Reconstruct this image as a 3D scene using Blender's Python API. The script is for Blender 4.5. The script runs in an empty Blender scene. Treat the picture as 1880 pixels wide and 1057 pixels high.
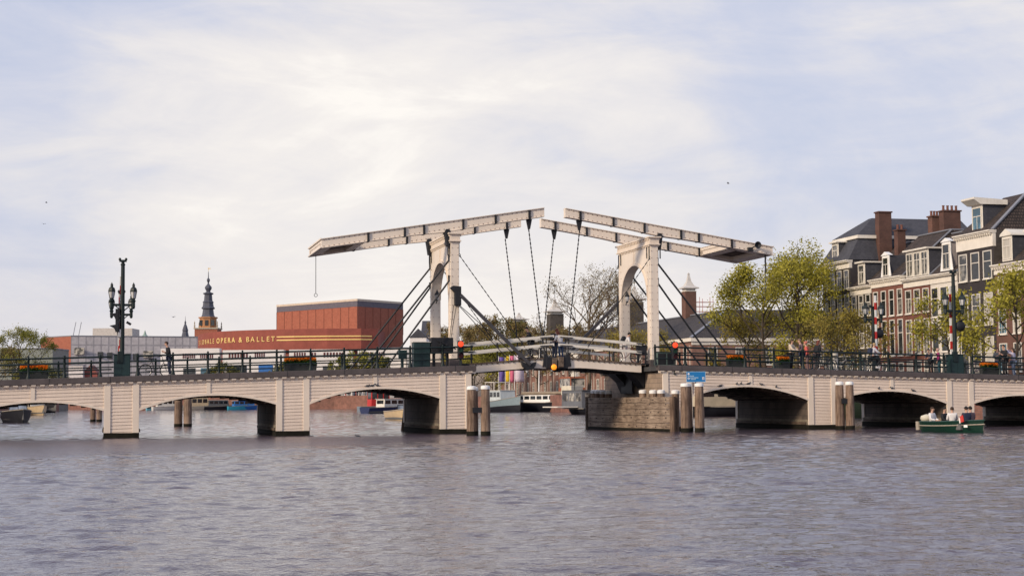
import bpy, bmesh, math, random
import numpy as np
from mathutils import Vector, Matrix
random.seed(7); rng = np.random.default_rng(7)
R = math.radians
scene = bpy.context.scene
COL = scene.collection

# ---------------------------------------------------------------- camera, sky, sun, exposure
cam = bpy.data.cameras.new('camera'); camo = bpy.data.objects.new('camera', cam); COL.objects.link(camo)
cam.sensor_width = 36.0; cam.lens = 56.17; cam.clip_start = 0.3; cam.clip_end = 12000
camo.matrix_world = Matrix.Translation((0, 0, 1.684)) @ Matrix.Rotation(R(90 + 4.0416), 4, 'X') @ Matrix.Rotation(R(-0.42), 4, 'Z')
scene.camera = camo
scene.view_settings.view_transform = 'Standard'; scene.view_settings.look = 'None'
scene.view_settings.exposure = 0.1; scene.view_settings.gamma = 1.0

SUN = Vector((-0.72, -0.60, 0.46)).normalized()
sun = bpy.data.lights.new('sun', 'SUN'); suno = bpy.data.objects.new('sun', sun); COL.objects.link(suno)
sun.energy = 3.1; sun.angle = R(10); sun.color = (1.0, 0.82, 0.61)
suno.rotation_euler = SUN.to_track_quat('Z', 'Y').to_euler()

world = bpy.data.worlds.new('World'); scene.world = world; world.use_nodes = True
wn, wl = world.node_tree.nodes, world.node_tree.links
wn.clear()
def wnode(t, **k):
    n = wn.new(t)
    for a, b in k.items(): setattr(n, a, b)
    return n
w_out = wnode('ShaderNodeOutputWorld'); w_mix = wnode('ShaderNodeMixShader')
sky = wnode('ShaderNodeTexSky', sky_type='NISHITA', sun_disc=False)
sky.sun_elevation = math.asin(SUN.z); sky.sun_rotation = math.atan2(SUN.x, SUN.y)
sky.air_density = 1.2; sky.dust_density = 2.5; sky.ozone_density = 3.0
bg_sky = wnode('ShaderNodeBackground'); bg_sky.inputs[1].default_value = 0.15
bg_cl = wnode('ShaderNodeBackground'); bg_cl.inputs[1].default_value = 1.0
wl.new(sky.outputs[0], bg_sky.inputs[0])
tc = wnode('ShaderNodeTexCoord')
def wnoise(scale, rot, loc, detail, rough, dist=0.0, nscale=1.0):
    m = wnode('ShaderNodeMapping'); m.inputs['Scale'].default_value = scale; m.inputs['Rotation'].default_value = rot
    m.inputs['Location'].default_value = loc
    wl.new(tc.outputs['Generated'], m.inputs[0])
    n = wnode('ShaderNodeTexNoise'); n.inputs['Scale'].default_value = nscale; n.inputs['Detail'].default_value = detail
    n.inputs['Roughness'].default_value = rough; n.inputs['Distortion'].default_value = dist
    wl.new(m.outputs[0], n.inputs['Vector']); return n.outputs['Fac']
def wmath(op, a, b=None, clamp=False):
    n = wnode('ShaderNodeMath', operation=op); n.use_clamp = clamp
    for i, x in enumerate((a, b)):
        if x is None: continue
        if isinstance(x, (int, float)): n.inputs[i].default_value = x
        else: wl.new(x, n.inputs[i])
    return n.outputs[0]
def wramp(fac, stops):
    n = wnode('ShaderNodeValToRGB'); e = n.color_ramp.elements
    while len(e) < len(stops): e.new(0.5)
    for q, (p, c) in zip(e, stops): q.position = p; q.color = (*c, 1)
    wl.new(fac, n.inputs[0]); return n.outputs[0]
n1 = wnoise((3.0, 3.0, 7.5), (0, R(28), 0), (1.7, 0.3, 0.55), 8, 0.6, 0.5)
n2 = wnoise((8.0, 8.0, 30.0), (0, R(20), 0), (4.1, 2.0, 1.3), 8, 0.6, 0.6)
# broad bright bank of thin cloud ahead, blue gaps either side
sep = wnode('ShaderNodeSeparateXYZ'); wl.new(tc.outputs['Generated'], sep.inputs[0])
cx = wmath('MULTIPLY', wmath('ADD', sep.outputs[0], 0.055), 4.2)
cxx = wmath('MULTIPLY', cx, cx)
bank = wmath('MAXIMUM', wmath('SUBTRACT', 0.34, wmath('MULTIPLY', cxx, 0.55)), -0.10)
low = wmath('MAXIMUM', wmath('SUBTRACT', 0.26, wmath('MULTIPLY', sep.outputs[2], 2.4)), 0.0)
fac = wmath('ADD', wmath('MULTIPLY', wmath('SUBTRACT', n1, 0.5), 1.55), wmath('MULTIPLY', wmath('SUBTRACT', n2, 0.5), 0.8))
fac = wmath('ADD', wmath('ADD', fac, 0.42), wmath('ADD', bank, low))
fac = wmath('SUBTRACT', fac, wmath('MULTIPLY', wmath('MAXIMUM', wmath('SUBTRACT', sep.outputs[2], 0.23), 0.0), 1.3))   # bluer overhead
fac_col = wmath('MULTIPLY', fac, 1.0, True)
mixf = wnode('ShaderNodeMapRange'); mixf.inputs['From Min'].default_value = 0.0; mixf.inputs['From Max'].default_value = 0.75
mixf.inputs['To Min'].default_value = 0.86; mixf.inputs['To Max'].default_value = 0.97
wl.new(fac, mixf.inputs[0])
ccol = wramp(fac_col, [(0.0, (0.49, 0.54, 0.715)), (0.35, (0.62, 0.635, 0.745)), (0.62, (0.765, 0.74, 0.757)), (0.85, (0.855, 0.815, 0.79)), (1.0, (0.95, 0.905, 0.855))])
wm = wnode('ShaderNodeMix', data_type='RGBA')      # warm haze low on the horizon
wl.new(wmath('MULTIPLY', low, 3.0, True), wm.inputs[0]); wl.new(ccol, wm.inputs[6]); wm.inputs[7].default_value = (0.80, 0.745, 0.735, 1)
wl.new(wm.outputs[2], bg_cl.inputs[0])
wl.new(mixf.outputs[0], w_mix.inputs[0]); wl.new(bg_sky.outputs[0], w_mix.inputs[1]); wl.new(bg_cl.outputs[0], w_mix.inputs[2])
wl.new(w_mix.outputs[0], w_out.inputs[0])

# ---------------------------------------------------------------- materials
MATS = {}
def new_mat(name):
    m = bpy.data.materials.new(name); m.use_nodes = True; MATS[name] = m
    nd, lk = m.node_tree.nodes, m.node_tree.links
    return m, nd, lk, nd['Principled BSDF']
def ramp2(nd, lk, fac, c1, c2, p1=0.3, p2=0.7):
    r = nd.new('ShaderNodeValToRGB'); e = r.color_ramp.elements
    e[0].position, e[1].position = p1, p2; e[0].color = (*c1, 1); e[1].color = (*c2, 1)
    lk.new(fac, r.inputs[0]); return r.outputs[0]
def noise(nd, lk, vec, scale, detail=4, rough=0.6):
    n = nd.new('ShaderNodeTexNoise'); n.inputs['Scale'].default_value = scale; n.inputs['Detail'].default_value = detail
    n.inputs['Roughness'].default_value = rough; lk.new(vec, n.inputs['Vector']); return n.outputs['Fac']
def mapping(nd, lk, src, scale):
    m = nd.new('ShaderNodeMapping'); m.inputs['Scale'].default_value = scale; lk.new(src, m.inputs[0]); return m.outputs[0]
def mixc(nd, lk, fac, a, b, mode='MIX'):
    n = nd.new('ShaderNodeMix'); n.data_type = 'RGBA'; n.blend_type = mode
    if isinstance(fac, (int, float)): n.inputs[0].default_value = fac
    else: lk.new(fac, n.inputs[0])
    for i, x in ((6, a), (7, b)):
        if isinstance(x, tuple): n.inputs[i].default_value = (*x, 1)
        else: lk.new(x, n.inputs[i])
    return n.outputs[2]
def sc(c, k): return tuple(min(1, x * k) for x in c)
def M(name, col, rough=0.65, var=0.14, nscale=1.5, metal=0.0, bump=0.0, bscale=12.0, streak=0.0, stretch=(1, 1, 1), spec=0.4):
    """plain surface with uneven colour; streak adds dirt running down"""
    m, nd, lk, p = new_mat(name)
    t = nd.new('ShaderNodeTexCoord').outputs['Object']
    f = noise(nd, lk, mapping(nd, lk, t, stretch), nscale, 6)
    c = ramp2(nd, lk, f, sc(col, 1 - var), sc(col, 1 + var))
    if streak:
        g = noise(nd, lk, mapping(nd, lk, t, (5.0, 5.0, 0.35)), 1.3, 5, 0.7)
        gm = ramp2(nd, lk, g, (0, 0, 0), (1, 1, 1), 0.48, 0.75)
        d = nd.new('ShaderNodeMath'); d.operation = 'MULTIPLY'; lk.new(gm, d.inputs[0]); d.inputs[1].default_value = streak
        c = mixc(nd, lk, d.outputs[0], c, (col[0] * 0.45, col[1] * 0.40, col[2] * 0.33))
    lk.new(c, p.inputs['Base Color'])
    p.inputs['Roughness'].default_value = rough; p.inputs['Metallic'].default_value = metal
    p.inputs['Specular IOR Level'].default_value = spec
    if bump:
        b = nd.new('ShaderNodeBump'); b.inputs['Strength'].default_value = bump; b.inputs['Distance'].default_value = 0.02
        lk.new(noise(nd, lk, mapping(nd, lk, t, stretch), bscale, 5), b.inputs['Height']); lk.new(b.outputs[0], p.inputs['Normal'])
    return m
def M_brick(name, c1, c2, mortar, w=0.22, h=0.065, msize=0.012, rough=0.85, offset=0.5, bump=0.4, stain=0.25):
    m, nd, lk, p = new_mat(name)
    uvn = nd.new('ShaderNodeTexCoord'); u = uvn.outputs['UV']
    b = nd.new('ShaderNodeTexBrick'); b.offset = offset; b.inputs['Scale'].default_value = 1.0
    b.inputs['Brick Width'].default_value = w; b.inputs['Row Height'].default_value = h
    b.inputs['Mortar Size'].default_value = msize; b.inputs['Mortar Smooth'].default_value = 0.3
    b.inputs['Color1'].default_value = (*c1, 1); b.inputs['Color2'].default_value = (*c2, 1); b.inputs['Mortar'].default_value = (*mortar, 1)
    lk.new(u, b.inputs['Vector'])
    f = noise(nd, lk, uvn.outputs['Object'], 0.9, 6)
    g = ramp2(nd, lk, f, sc((1, 1, 1), 1 - stain), (1, 1, 1), 0.3, 0.65)
    c = mixc(nd, lk, 1.0, b.outputs['Color'], g, 'MULTIPLY')
    lk.new(c, p.inputs['Base Color']); p.inputs['Roughness'].default_value = rough
    if bump:
        bn = nd.new('ShaderNodeBump'); bn.invert = True; bn.inputs['Strength'].default_value = bump; bn.inputs['Distance'].default_value = 0.02
        lk.new(b.outputs['Fac'], bn.inputs['Height']); lk.new(bn.outputs[0], p.inputs['Normal'])
    return m
def M_emit(name, col, k):
    m, nd, lk, p = new_mat(name)
    p.inputs['Base Color'].default_value = (*col, 1); p.inputs['Emission Color'].default_value = (*col, 1); p.inputs['Emission Strength'].default_value = k
    return m
def M_glass(name, col, rough=0.06, blotch=None, spec=0.6):
    """window pane: dark room behind a glossy sheet; blotch = pale curtains"""
    m, nd, lk, p = new_mat(name)
    t = nd.new('ShaderNodeTexCoord').outputs['Object']
    f = noise(nd, lk, t, 0.8, 3)
    c = ramp2(nd, lk, f, sc(col, 0.6), blotch or sc(col, 1.7), 0.42, 0.6)
    lk.new(c, p.inputs['Base Color']); p.inputs['Roughness'].default_value = rough; p.inputs['Specular IOR Level'].default_value = spec
    return m
def M_leaf(name, c1, c2, c3):
    m, nd, lk, p = new_mat(name)
    g = nd.new('ShaderNodeNewGeometry')
    r = nd.new('ShaderNodeValToRGB'); e = r.color_ramp.elements; e.new(0.5)
    for q, (pp, cc) in zip(e, ((0.0, c1), (0.5, c2), (1.0, c3))): q.position = pp; q.color = (*cc, 1)
    lk.new(g.outputs['Random Per Island'], r.inputs[0])
    t = nd.new('ShaderNodeTexCoord').outputs['Object']
    cl = ramp2(nd, lk, noise(nd, lk, t, 0.45, 3), (0.62, 0.62, 0.62), (1.25, 1.2, 1.05), 0.35, 0.65)
    c = mixc(nd, lk, 1.0, r.outputs[0], cl, 'MULTIPLY')
    lk.new(c, p.inputs['Base Color']); p.inputs['Roughness'].default_value = 0.6; p.inputs['Specular IOR Level'].default_value = 0.2
    tr = nd.new('ShaderNodeBsdfTranslucent'); lk.new(c, tr.inputs[0])
    mx = nd.new('ShaderNodeMixShader'); mx.inputs[0].default_value = 0.35
    lk.new(p.outputs[0], mx.inputs[1]); lk.new(tr.outputs[0], mx.inputs[2])
    lk.new(mx.outputs[0], nd['Material Output'].inputs[0])
    return m

PAINT = M('cream_paint', (0.70, 0.58, 0.485), 0.55, 0.08, 0.7, streak=0.16)
PAINT2 = M('cream_paint_trim', (0.74, 0.635, 0.53), 0.5, 0.07, 0.8, streak=0.10)
STEEL = M('cream_steel', (0.76, 0.665, 0.565), 0.42, 0.06, 0.6, streak=0.14)
COPE = M('coping_stone', (0.088, 0.074, 0.075), 0.8, 0.25, 1.4, bump=0.4, bscale=9, streak=0.2)
ASPH = M('asphalt', (0.05, 0.05, 0.052), 0.9, 0.2, 3, bump=0.3, bscale=60)
IRON = M('dark_iron', (0.013, 0.014, 0.018), 0.6, 0.3, 3)
GREENI = M('green_black_paint', (0.005, 0.014, 0.015), 0.55, 0.2, 3)
CABIN = M('dark_green_cabinet', (0.011, 0.033, 0.035), 0.45, 0.18, 1.2, streak=0.2)
WET = M('wet_algae', (0.014, 0.013, 0.009), 0.85, 0.4, 3, bump=0.6, spec=0.15)
MASON = M_brick('pier_masonry', (0.115, 0.09, 0.075), (0.17, 0.13, 0.105), (0.06, 0.052, 0.045), 0.9, 0.38, 0.018, stain=0.5)
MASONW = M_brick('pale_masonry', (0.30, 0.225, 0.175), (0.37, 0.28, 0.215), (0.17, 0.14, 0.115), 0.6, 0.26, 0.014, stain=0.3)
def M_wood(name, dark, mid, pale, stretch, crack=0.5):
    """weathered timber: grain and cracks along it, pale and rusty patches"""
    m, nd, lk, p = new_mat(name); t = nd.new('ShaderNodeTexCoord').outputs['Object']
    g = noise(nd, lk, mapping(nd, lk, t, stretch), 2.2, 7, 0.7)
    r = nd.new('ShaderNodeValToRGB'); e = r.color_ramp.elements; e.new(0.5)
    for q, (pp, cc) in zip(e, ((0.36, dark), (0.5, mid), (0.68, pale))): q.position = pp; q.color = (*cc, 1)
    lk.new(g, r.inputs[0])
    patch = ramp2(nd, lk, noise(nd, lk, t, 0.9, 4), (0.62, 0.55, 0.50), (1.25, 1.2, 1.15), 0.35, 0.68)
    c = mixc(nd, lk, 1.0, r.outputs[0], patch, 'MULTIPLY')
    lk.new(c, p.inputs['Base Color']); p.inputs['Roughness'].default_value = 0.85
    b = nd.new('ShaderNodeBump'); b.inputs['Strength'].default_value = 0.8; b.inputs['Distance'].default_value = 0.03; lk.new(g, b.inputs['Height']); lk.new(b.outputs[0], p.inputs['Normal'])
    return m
TIMBER = M_wood('weathered_timber', (0.075, 0.052, 0.04), (0.22, 0.155, 0.115), (0.34, 0.265, 0.21), (7, 7, 0.45))
PLANK = M_wood('weathered_plank', (0.12, 0.09, 0.07), (0.27, 0.215, 0.17), (0.38, 0.315, 0.255), (6, 0.30, 7))
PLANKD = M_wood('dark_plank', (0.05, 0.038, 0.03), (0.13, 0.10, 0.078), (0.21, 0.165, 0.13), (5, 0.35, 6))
WHITE = M('white_paint', (0.80, 0.79, 0.77), 0.5, 0.05, 2)
WHITEW = M('weathered_white_paint', (0.70, 0.66, 0.59), 0.55, 0.10, 1.2, streak=0.15)
RED = M('red_paint', (0.50, 0.03, 0.025), 0.45, 0.1, 2)
GLASSD = M_glass('dark_glass', (0.020, 0.024, 0.028))
GLASSB = M_glass('blue_glass', (0.06, 0.14, 0.2))
GLASSC = M_glass('curtained_glass', (0.05, 0.05, 0.05), 0.12, (0.42, 0.39, 0.34))
BLIND = M('pale_blind', (0.45, 0.42, 0.37), 0.5, 0.08, 1.5)
LAMPG = M_glass('lantern_glass', (0.5, 0.5, 0.5), 0.15, (0.7, 0.7, 0.7))
E_RED = M_emit('red_signal', (1.0, 0.07, 0.02), 0.7)
E_ORA = M_emit('amber_signal', (1.0, 0.30, 0.015), 0.8)
SKIN = M('skin', (0.50, 0.30, 0.22), 0.6, 0.06, 6)
BARKP = M('pale_bark', (0.13, 0.10, 0.072), 0.9, 0.3, 5)
BARK = M('bark', (0.055, 0.042, 0.032), 0.9, 0.3, 5)
CMAT = {}
def cmat(r, g, b, rough=0.75):
    k = (round(r, 3), round(g, 3), round(b, 3), rough)
    if k not in CMAT: CMAT[k] = M('cloth_%d' % len(CMAT), (r, g, b), rough, 0.12, 5)
    return CMAT[k]

# ---------------------------------------------------------------- mesh building
BX, BY, BA = -20.1714, 79.0137, 0.2461644          # origin and heading of the bridge axis: u along it, v across it (away), z up
CB, SB = math.cos(BA), math.sin(BA)
def wpos(u, v, z=0.0): return Vector((BX + u * CB - v * SB, BY + u * SB + v * CB, z))

class MB:
    def __init__(s): s.v = []; s.f = []; s.m = []; s.cur = 0
    def add(s, vs, fs):
        o = len(s.v); s.v += [tuple(x) for x in vs]
        for f in fs: s.f.append(tuple(o + i for i in f)); s.m.append(s.cur)
        return s
    def mat(s, i): s.cur = i; return s
    def box(s, x0, x1, y0, y1, z0, z1):
        return s.add([(x0, y0, z0), (x1, y0, z0), (x1, y1, z0), (x0, y1, z0), (x0, y0, z1), (x1, y0, z1), (x1, y1, z1), (x0, y1, z1)],
                     [(3, 2, 1, 0), (4, 5, 6, 7), (0, 1, 5, 4), (1, 2, 6, 5), (2, 3, 7, 6), (3, 0, 4, 7)])
    def cbox(s, c, sx, sy, sz): return s.box(c[0] - sx / 2, c[0] + sx / 2, c[1] - sy / 2, c[1] + sy / 2, c[2] - sz / 2, c[2] + sz / 2)
    def beam(s, p, q, w, h, up=(0, 0, 1)):
        p, q = Vector(p), Vector(q); d = (q - p).normalized(); up = Vector(up)
        a = d.cross(up)
        if a.length < 1e-4: a = d.cross(Vector((1, 0, 0)))
        a.normalize(); b = a.cross(d)
        vs = []
        for e in (p, q):
            for i, j in ((-1, -1), (1, -1), (1, 1), (-1, 1)): vs.append(e + a * (i * w / 2) + b * (j * h / 2))
        return s.add(vs, [(0, 1, 2, 3), (7, 6, 5, 4), (4, 5, 1, 0), (5, 6, 2, 1), (6, 7, 3, 2), (7, 4, 0, 3)])
    def tube(s, pts, r, n=8, cap=True):
        pts = [Vector(p) for p in pts]; rs = r if isinstance(r, (list, tuple)) else [r] * len(pts)
        d0 = (pts[1] - pts[0]).normalized(); ref = Vector((0, 0, 1)) if abs(d0.z) < 0.9 else Vector((1, 0, 0))
        vs = []
        for i, p in enumerate(pts):
            d = (pts[min(i + 1, len(pts) - 1)] - pts[max(i - 1, 0)]).normalized()
            a = d.cross(ref); a.normalize(); b = d.cross(a)
            for k in range(n):
                t = 2 * math.pi * k / n; vs.append(p + (a * math.cos(t) + b * math.sin(t)) * rs[i])
        fs = []
        for i in range(len(pts) - 1):
            for k in range(n): fs.append((i * n + k, i * n + (k + 1) % n, (i + 1) * n + (k + 1) % n, (i + 1) * n + k))
        if cap: fs.append(tuple(range(n - 1, -1, -1))); fs.append(tuple((len(pts) - 1) * n + k for k in range(n)))
        return s.add(vs, fs)
    def lathe(s, prof, n=12, c=(0, 0, 0), sx=1.0, sy=1.0, rot=0.0):
        vs = []
        for r, z in prof:
            for k in range(n):
                t = 2 * math.pi * (k + 0.5) / n + rot; vs.append((c[0] + r * sx * math.cos(t), c[1] + r * sy * math.sin(t), c[2] + z))
        fs = []
        for i in range(len(prof) - 1):
            for k in range(n): fs.append((i * n + k, i * n + (k + 1) % n, (i + 1) * n + (k + 1) % n, (i + 1) * n + k))
        fs.append(tuple(range(n - 1, -1, -1))); fs.append(tuple((len(prof) - 1) * n + k for k in range(n)))
        return s.add(vs, fs)
    def ball(s, c, r, n=8, m=6, sx=1, sy=1, sz=1):
        return s.lathe([(r * math.sin(math.pi * (0.04 + 0.92 * i / m)), -r * sz * math.cos(math.pi * (0.04 + 0.92 * i / m))) for i in range(m + 1)], n, c, sx, sy)
    def prism(s, poly, axis, lo, hi):
        """poly of (a,b): axis 'y' extrudes (x,z), 'x' extrudes (y,z), 'z' extrudes (x,y)"""
        def P(a, b, t): return {'y': (a, t, b), 'x': (t, a, b), 'z': (a, b, t)}[axis]
        n = len(poly)
        vs = [P(a, b, lo) for a, b in poly] + [P(a, b, hi) for a, b in poly]
        fs = [tuple(range(n)), tuple(range(2 * n - 1, n - 1, -1))] + [(i + n, (i + 1) % n + n, (i + 1) % n, i) for i in range(n)]
        return s.add(vs, fs)
    def quad(s, *p): return s.add(p, [tuple(range(len(p)))])
    def ring(s, c, r, t, axis='x', n=20, m=5, a0=0.0, a1=360.0):
        """torus about an axis"""
        vs = []; full = abs(a1 - a0) >= 359.9; N = n if full else n + 1
        for i in range(N):
            a = R(a0 + (a1 - a0) * i / n)
            for k in range(m):
                b = 2 * math.pi * k / m; q = r + t * math.cos(b); h = t * math.sin(b)
                x, y = q * math.cos(a), q * math.sin(a)
                vs.append({'x': (c[0] + h, c[1] + x, c[2] + y), 'y': (c[0] + x, c[1] + h, c[2] + y), 'z': (c[0] + x, c[1] + y, c[2] + h)}[axis])
        fs = []
        for i in range(n):
            j = (i + 1) % N
            for k in range(m): fs.append((i * m + k, i * m + (k + 1) % m, j * m + (k + 1) % m, j * m + k))
        return s.add(vs, fs)
    def xf(s, mat, start=0):
        for i in range(start, len(s.v)): s.v[i] = tuple(mat @ Vector(s.v[i]))
        return s
    def build(s, name, mats, parent=None, smooth=None, bevel=0.0, uvs=True):
        me = bpy.data.meshes.new(name); me.from_pydata(s.v, [], s.f)
        mats = mats if isinstance(mats, (list, tuple)) else [mats]
        for m in mats: me.materials.append(m)
        if len(mats) > 1: me.polygons.foreach_set('material_index', np.array(s.m, dtype=np.int32))
        me.update()
        bm = bmesh.new(); bm.from_mesh(me); bmesh.ops.recalc_face_normals(bm, faces=bm.faces); bm.to_mesh(me); bm.free()
        if uvs: box_uv(me)
        if smooth is not None:
            me.polygons.foreach_set('use_smooth', np.ones(len(me.polygons), dtype=bool)); me.set_sharp_from_angle(angle=R(smooth))
        o = bpy.data.objects.new(name, me); COL.objects.link(o)
        if parent: o.parent = parent
        if bevel:
            b = o.modifiers.new('bevel', 'BEVEL'); b.width = bevel; b.segments = 2; b.limit_method = 'ANGLE'; b.angle_limit = R(50)
        return o
def box_uv(me):
    """texture coordinates in metres: along the horizontal and up each face"""
    uvl = me.uv_layers.new(name='UVMap'); nl = len(me.loops)
    if not nl: return
    co = np.zeros(len(me.vertices) * 3); me.vertices.foreach_get('co', co); co = co.reshape(-1, 3)
    vi = np.zeros(nl, dtype=np.int32); me.loops.foreach_get('vertex_index', vi)
    nr = np.zeros(len(me.polygons) * 3); me.polygons.foreach_get('normal', nr); nr = nr.reshape(-1, 3)
    lt = np.zeros(len(me.polygons), dtype=np.int32); me.polygons.foreach_get('loop_total', lt)
    n = np.repeat(nr, lt, axis=0)
    t = np.stack([-n[:, 1], n[:, 0], np.zeros(nl)], 1); ln = np.linalg.norm(t, axis=1); bad = ln < 0.05
    t[bad] = (1, 0, 0); ln[bad] = 1; t /= ln[:, None]
    b = np.cross(n, t); p = co[vi]
    out = np.stack([(p * t).sum(1), (p * b).sum(1)], 1).astype(np.float32)
    uvl.data.foreach_set('uv', out.ravel())
def raw_mesh(name, verts, faces, mat, parent=None):
    """big quad mesh straight from arrays"""
    me = bpy.data.meshes.new(name); nv, nf = len(verts), len(faces); k = faces.shape[1]
    me.vertices.add(nv); me.vertices.foreach_set('co', verts.astype(np.float32).ravel())
    me.loops.add(nf * k); me.loops.foreach_set('vertex_index', faces.astype(np.int32).ravel())
    me.polygons.add(nf); me.polygons.foreach_set('loop_start', np.arange(0, nf * k, k, dtype=np.int32))
    me.update(calc_edges=True); me.validate()
    for m in (mat if isinstance(mat, (list, tuple)) else [mat]): me.materials.append(m)
    o = bpy.data.objects.new(name, me); COL.objects.link(o)
    if parent: o.parent = parent
    return o
def props(o, label=None, cat=None, group=None, kind=None):
    for k, x in (('label', label), ('category', cat), ('group', group), ('kind', kind)):
        if x: o[k] = x
    return o
def thing(name, label, cat, u=0.0, v=0.0, z=0.0, rot=0.0, group=None):
    o = bpy.data.objects.new(name, None); COL.objects.link(o); o.empty_display_size = 0.3
    o.location = wpos(u, v, z); o.rotation_euler = (0, 0, BA + R(rot))
    return props(o, label, cat, group)
def place(o, u, v, z=0.0, rot=0.0): o.location = wpos(u, v, z); o.rotation_euler = (0, 0, BA + R(rot)); return o
def kids(o): return [c for c in bpy.data.objects if c.parent == o]
def link_copy(o, parent=None):
    c = o.copy(); COL.objects.link(c)
    if parent: c.parent = parent
    return c
def dup(root, u, v, z=0.0, rot=0.0, label=None, group=None, tree=None):
    """copy of a thing with copies of its parts and sub-parts; tree = [(part, [sub-parts])]"""
    r = link_copy(root); place(r, u, v, z, rot)
    if label: r['label'] = label
    if group: r['group'] = group
    for ch in kids(root):
        c = link_copy(ch, r)
        for g in kids(ch): link_copy(g, c)
    return r

# ---------------------------------------------------------------- water and land
def water_mat():
    m, nd, lk, p = new_mat('canal_water')
    p.inputs['Base Color'].default_value = (0.088, 0.069, 0.088, 1)
    p.inputs['IOR'].default_value = 1.33
    t = nd.new('ShaderNodeTexCoord').outputs['Object']
    at = nd.new('ShaderNodeAttribute'); at.attribute_name = 'ruffle'
    r = nd.new('ShaderNodeMath'); r.operation = 'MULTIPLY_ADD'; lk.new(at.outputs['Fac'], r.inputs[0]); r.inputs[1].default_value = 0.16; r.inputs[2].default_value = 0.06
    lk.new(r.outputs[0], p.inputs['Roughness'])
    b = nd.new('ShaderNodeBump'); b.inputs['Distance'].default_value = 0.035; b.inputs['Strength'].default_value = 0.8
    lk.new(noise(nd, lk, t, 7.0, 3), b.inputs['Height']); lk.new(b.outputs[0], p.inputs['Normal'])
    return m
WATER = water_mat()
def river():
    """wave surface over the stretch in view (finer near by), flat sheets beyond; wind waves of many lengths"""
    g = np.random.default_rng(41)
    ys = [9.0]
    while ys[-1] < 430: ys.append(ys[-1] + max(0.085, 0.0030 * ys[-1]))
    ys = np.array(ys); nx = 440; tt = np.linspace(-1, 1, nx)
    half = 0.45 * ys + 9; X = (tt[None, :] * half[:, None]); Y = np.repeat(ys[:, None], nx, 1)
    dx = np.repeat((2 * half / nx)[:, None], nx, 1); dy = np.gradient(ys)[:, None]
    # wind-ruffled tongue of fine ripples before the left spans; slow gusts elsewhere
    wob = 2.6 * np.sin(X * .19 + Y * .05) + 1.7 * np.sin(X * .43 - Y * .11 + 1.3) + 0.9 * np.sin(X * .9 + Y * .3)
    d1 = Y + wob - (1.35 * X + 73.5); sm = lambda q: np.clip(q, 0, 1) ** 2 * (3 - 2 * np.clip(q, 0, 1))
    ruff = sm(d1 / 7 + .5) * (1 - sm((Y - .25 * X - 80) / 3)) * (1 - sm((X - 2) / 12))
    band = (1 - sm((np.abs(Y - .25 * X - 78 + .6 * wob)) / 5)) * .45
    gust = 1.0 + .22 * np.sin(X * .13 + 1.7 * np.sin(Y * .06)) * np.sin(Y * .21 + X * .05) + .14 * np.sin(X * .31 - Y * .37)
    amp = gust * (1 - .72 * ruff) * (1 - band)
    Zh = np.zeros_like(X)
    for i in range(80):
        lam = 0.20 * (2.0 / 0.20) ** g.random(); th = R(105) + g.normal() * .62; k = 2 * math.pi / lam; kx, ky = k * math.cos(th), k * math.sin(th)
        slope = 0.0232 * (1.0 if lam < 0.6 else (0.6 / lam) ** .9)
        ok = sm((lam / (2.6 * np.maximum(dx * abs(math.cos(th)), dy * abs(math.sin(th)) * .55)) - 1.0))
        ph = kx * X + ky * Y + g.uniform(0, 6.28) + .5 * np.sin(.23 * X + .4 * i)
        Zh += slope / k * ok * (np.sin(ph) + .22 * np.sin(2 * ph + 1.2))
    Zh *= amp
    edge = sm((1 - np.abs(tt)[None, :]) / .04) * sm((430 - Y) / 60) * sm((Y - 9) / 1.0)
    Zh *= edge
    V = np.stack([X, Y, Zh], -1).reshape(-1, 3); ny = len(ys); i = np.arange(ny - 1)[:, None] * nx + np.arange(nx - 1)[None, :]
    F = np.stack([i, i + 1, i + nx + 1, i + nx], -1).reshape(-1, 4)
    h0, h1, y0, y1 = half[0], half[-1], ys[0], ys[-1]; n0 = len(V)
    E = np.array([(-4000, -300, 0), (4000, -300, 0), (4000, y0, 0), (h0, y0, 0), (-h0, y0, 0), (-4000, y0, 0), (h1, y1, 0), (4000, y1, 0), (-h1, y1, 0), (-4000, y1, 0), (4000, 7000, 0), (-4000, 7000, 0)], float)
    FE = np.array([(0, 1, 2, 5), (3, 2, 7, 6), (5, 4, 8, 9), (9, 7, 10, 11)]) + n0
    V = np.concatenate([V, E]); F = np.concatenate([F, FE])
    o = raw_mesh('water', V, F, WATER)
    me = o.data; at = me.attributes.new('ruffle', 'FLOAT', 'POINT'); at.data.foreach_set('value', np.concatenate([ruff.ravel(), np.zeros(len(E))]).astype(np.float32))
    me.polygons.foreach_set('use_smooth', np.ones(len(me.polygons), dtype=bool))
    return o
props(river(), 'lavender grey rippled river water in front of and behind the bridge', 'water', kind='structure')
QWALL = M_brick('quay_brick', (0.25, 0.10, 0.075), (0.33, 0.14, 0.10), (0.20, 0.15, 0.12), 0.5, 0.16, 0.02, stain=0.45)
PAVE = M_brick('street_paving', (0.13, 0.095, 0.08), (0.17, 0.12, 0.10), (0.07, 0.06, 0.055), 0.2, 0.1, 0.012)
def land(name, poly, z, label):
    mb = MB(); n = len(poly); vs = [(x, y, zz) for zz in (-2.0, z) for x, y in poly]
    mb.cur = 0; mb.add(vs, [(i, (i + 1) % n, (i + 1) % n + n, i + n) for i in range(n)])
    mb.cur = 1; mb.add([(x, y, z) for x, y in poly], [tuple(range(n))])
    return props(mb.build(name, [QWALL, PAVE]), label, 'ground', kind='structure')
GZ = 2.55
XY = lambda u, v: tuple(wpos(u, v))[:2]
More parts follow.
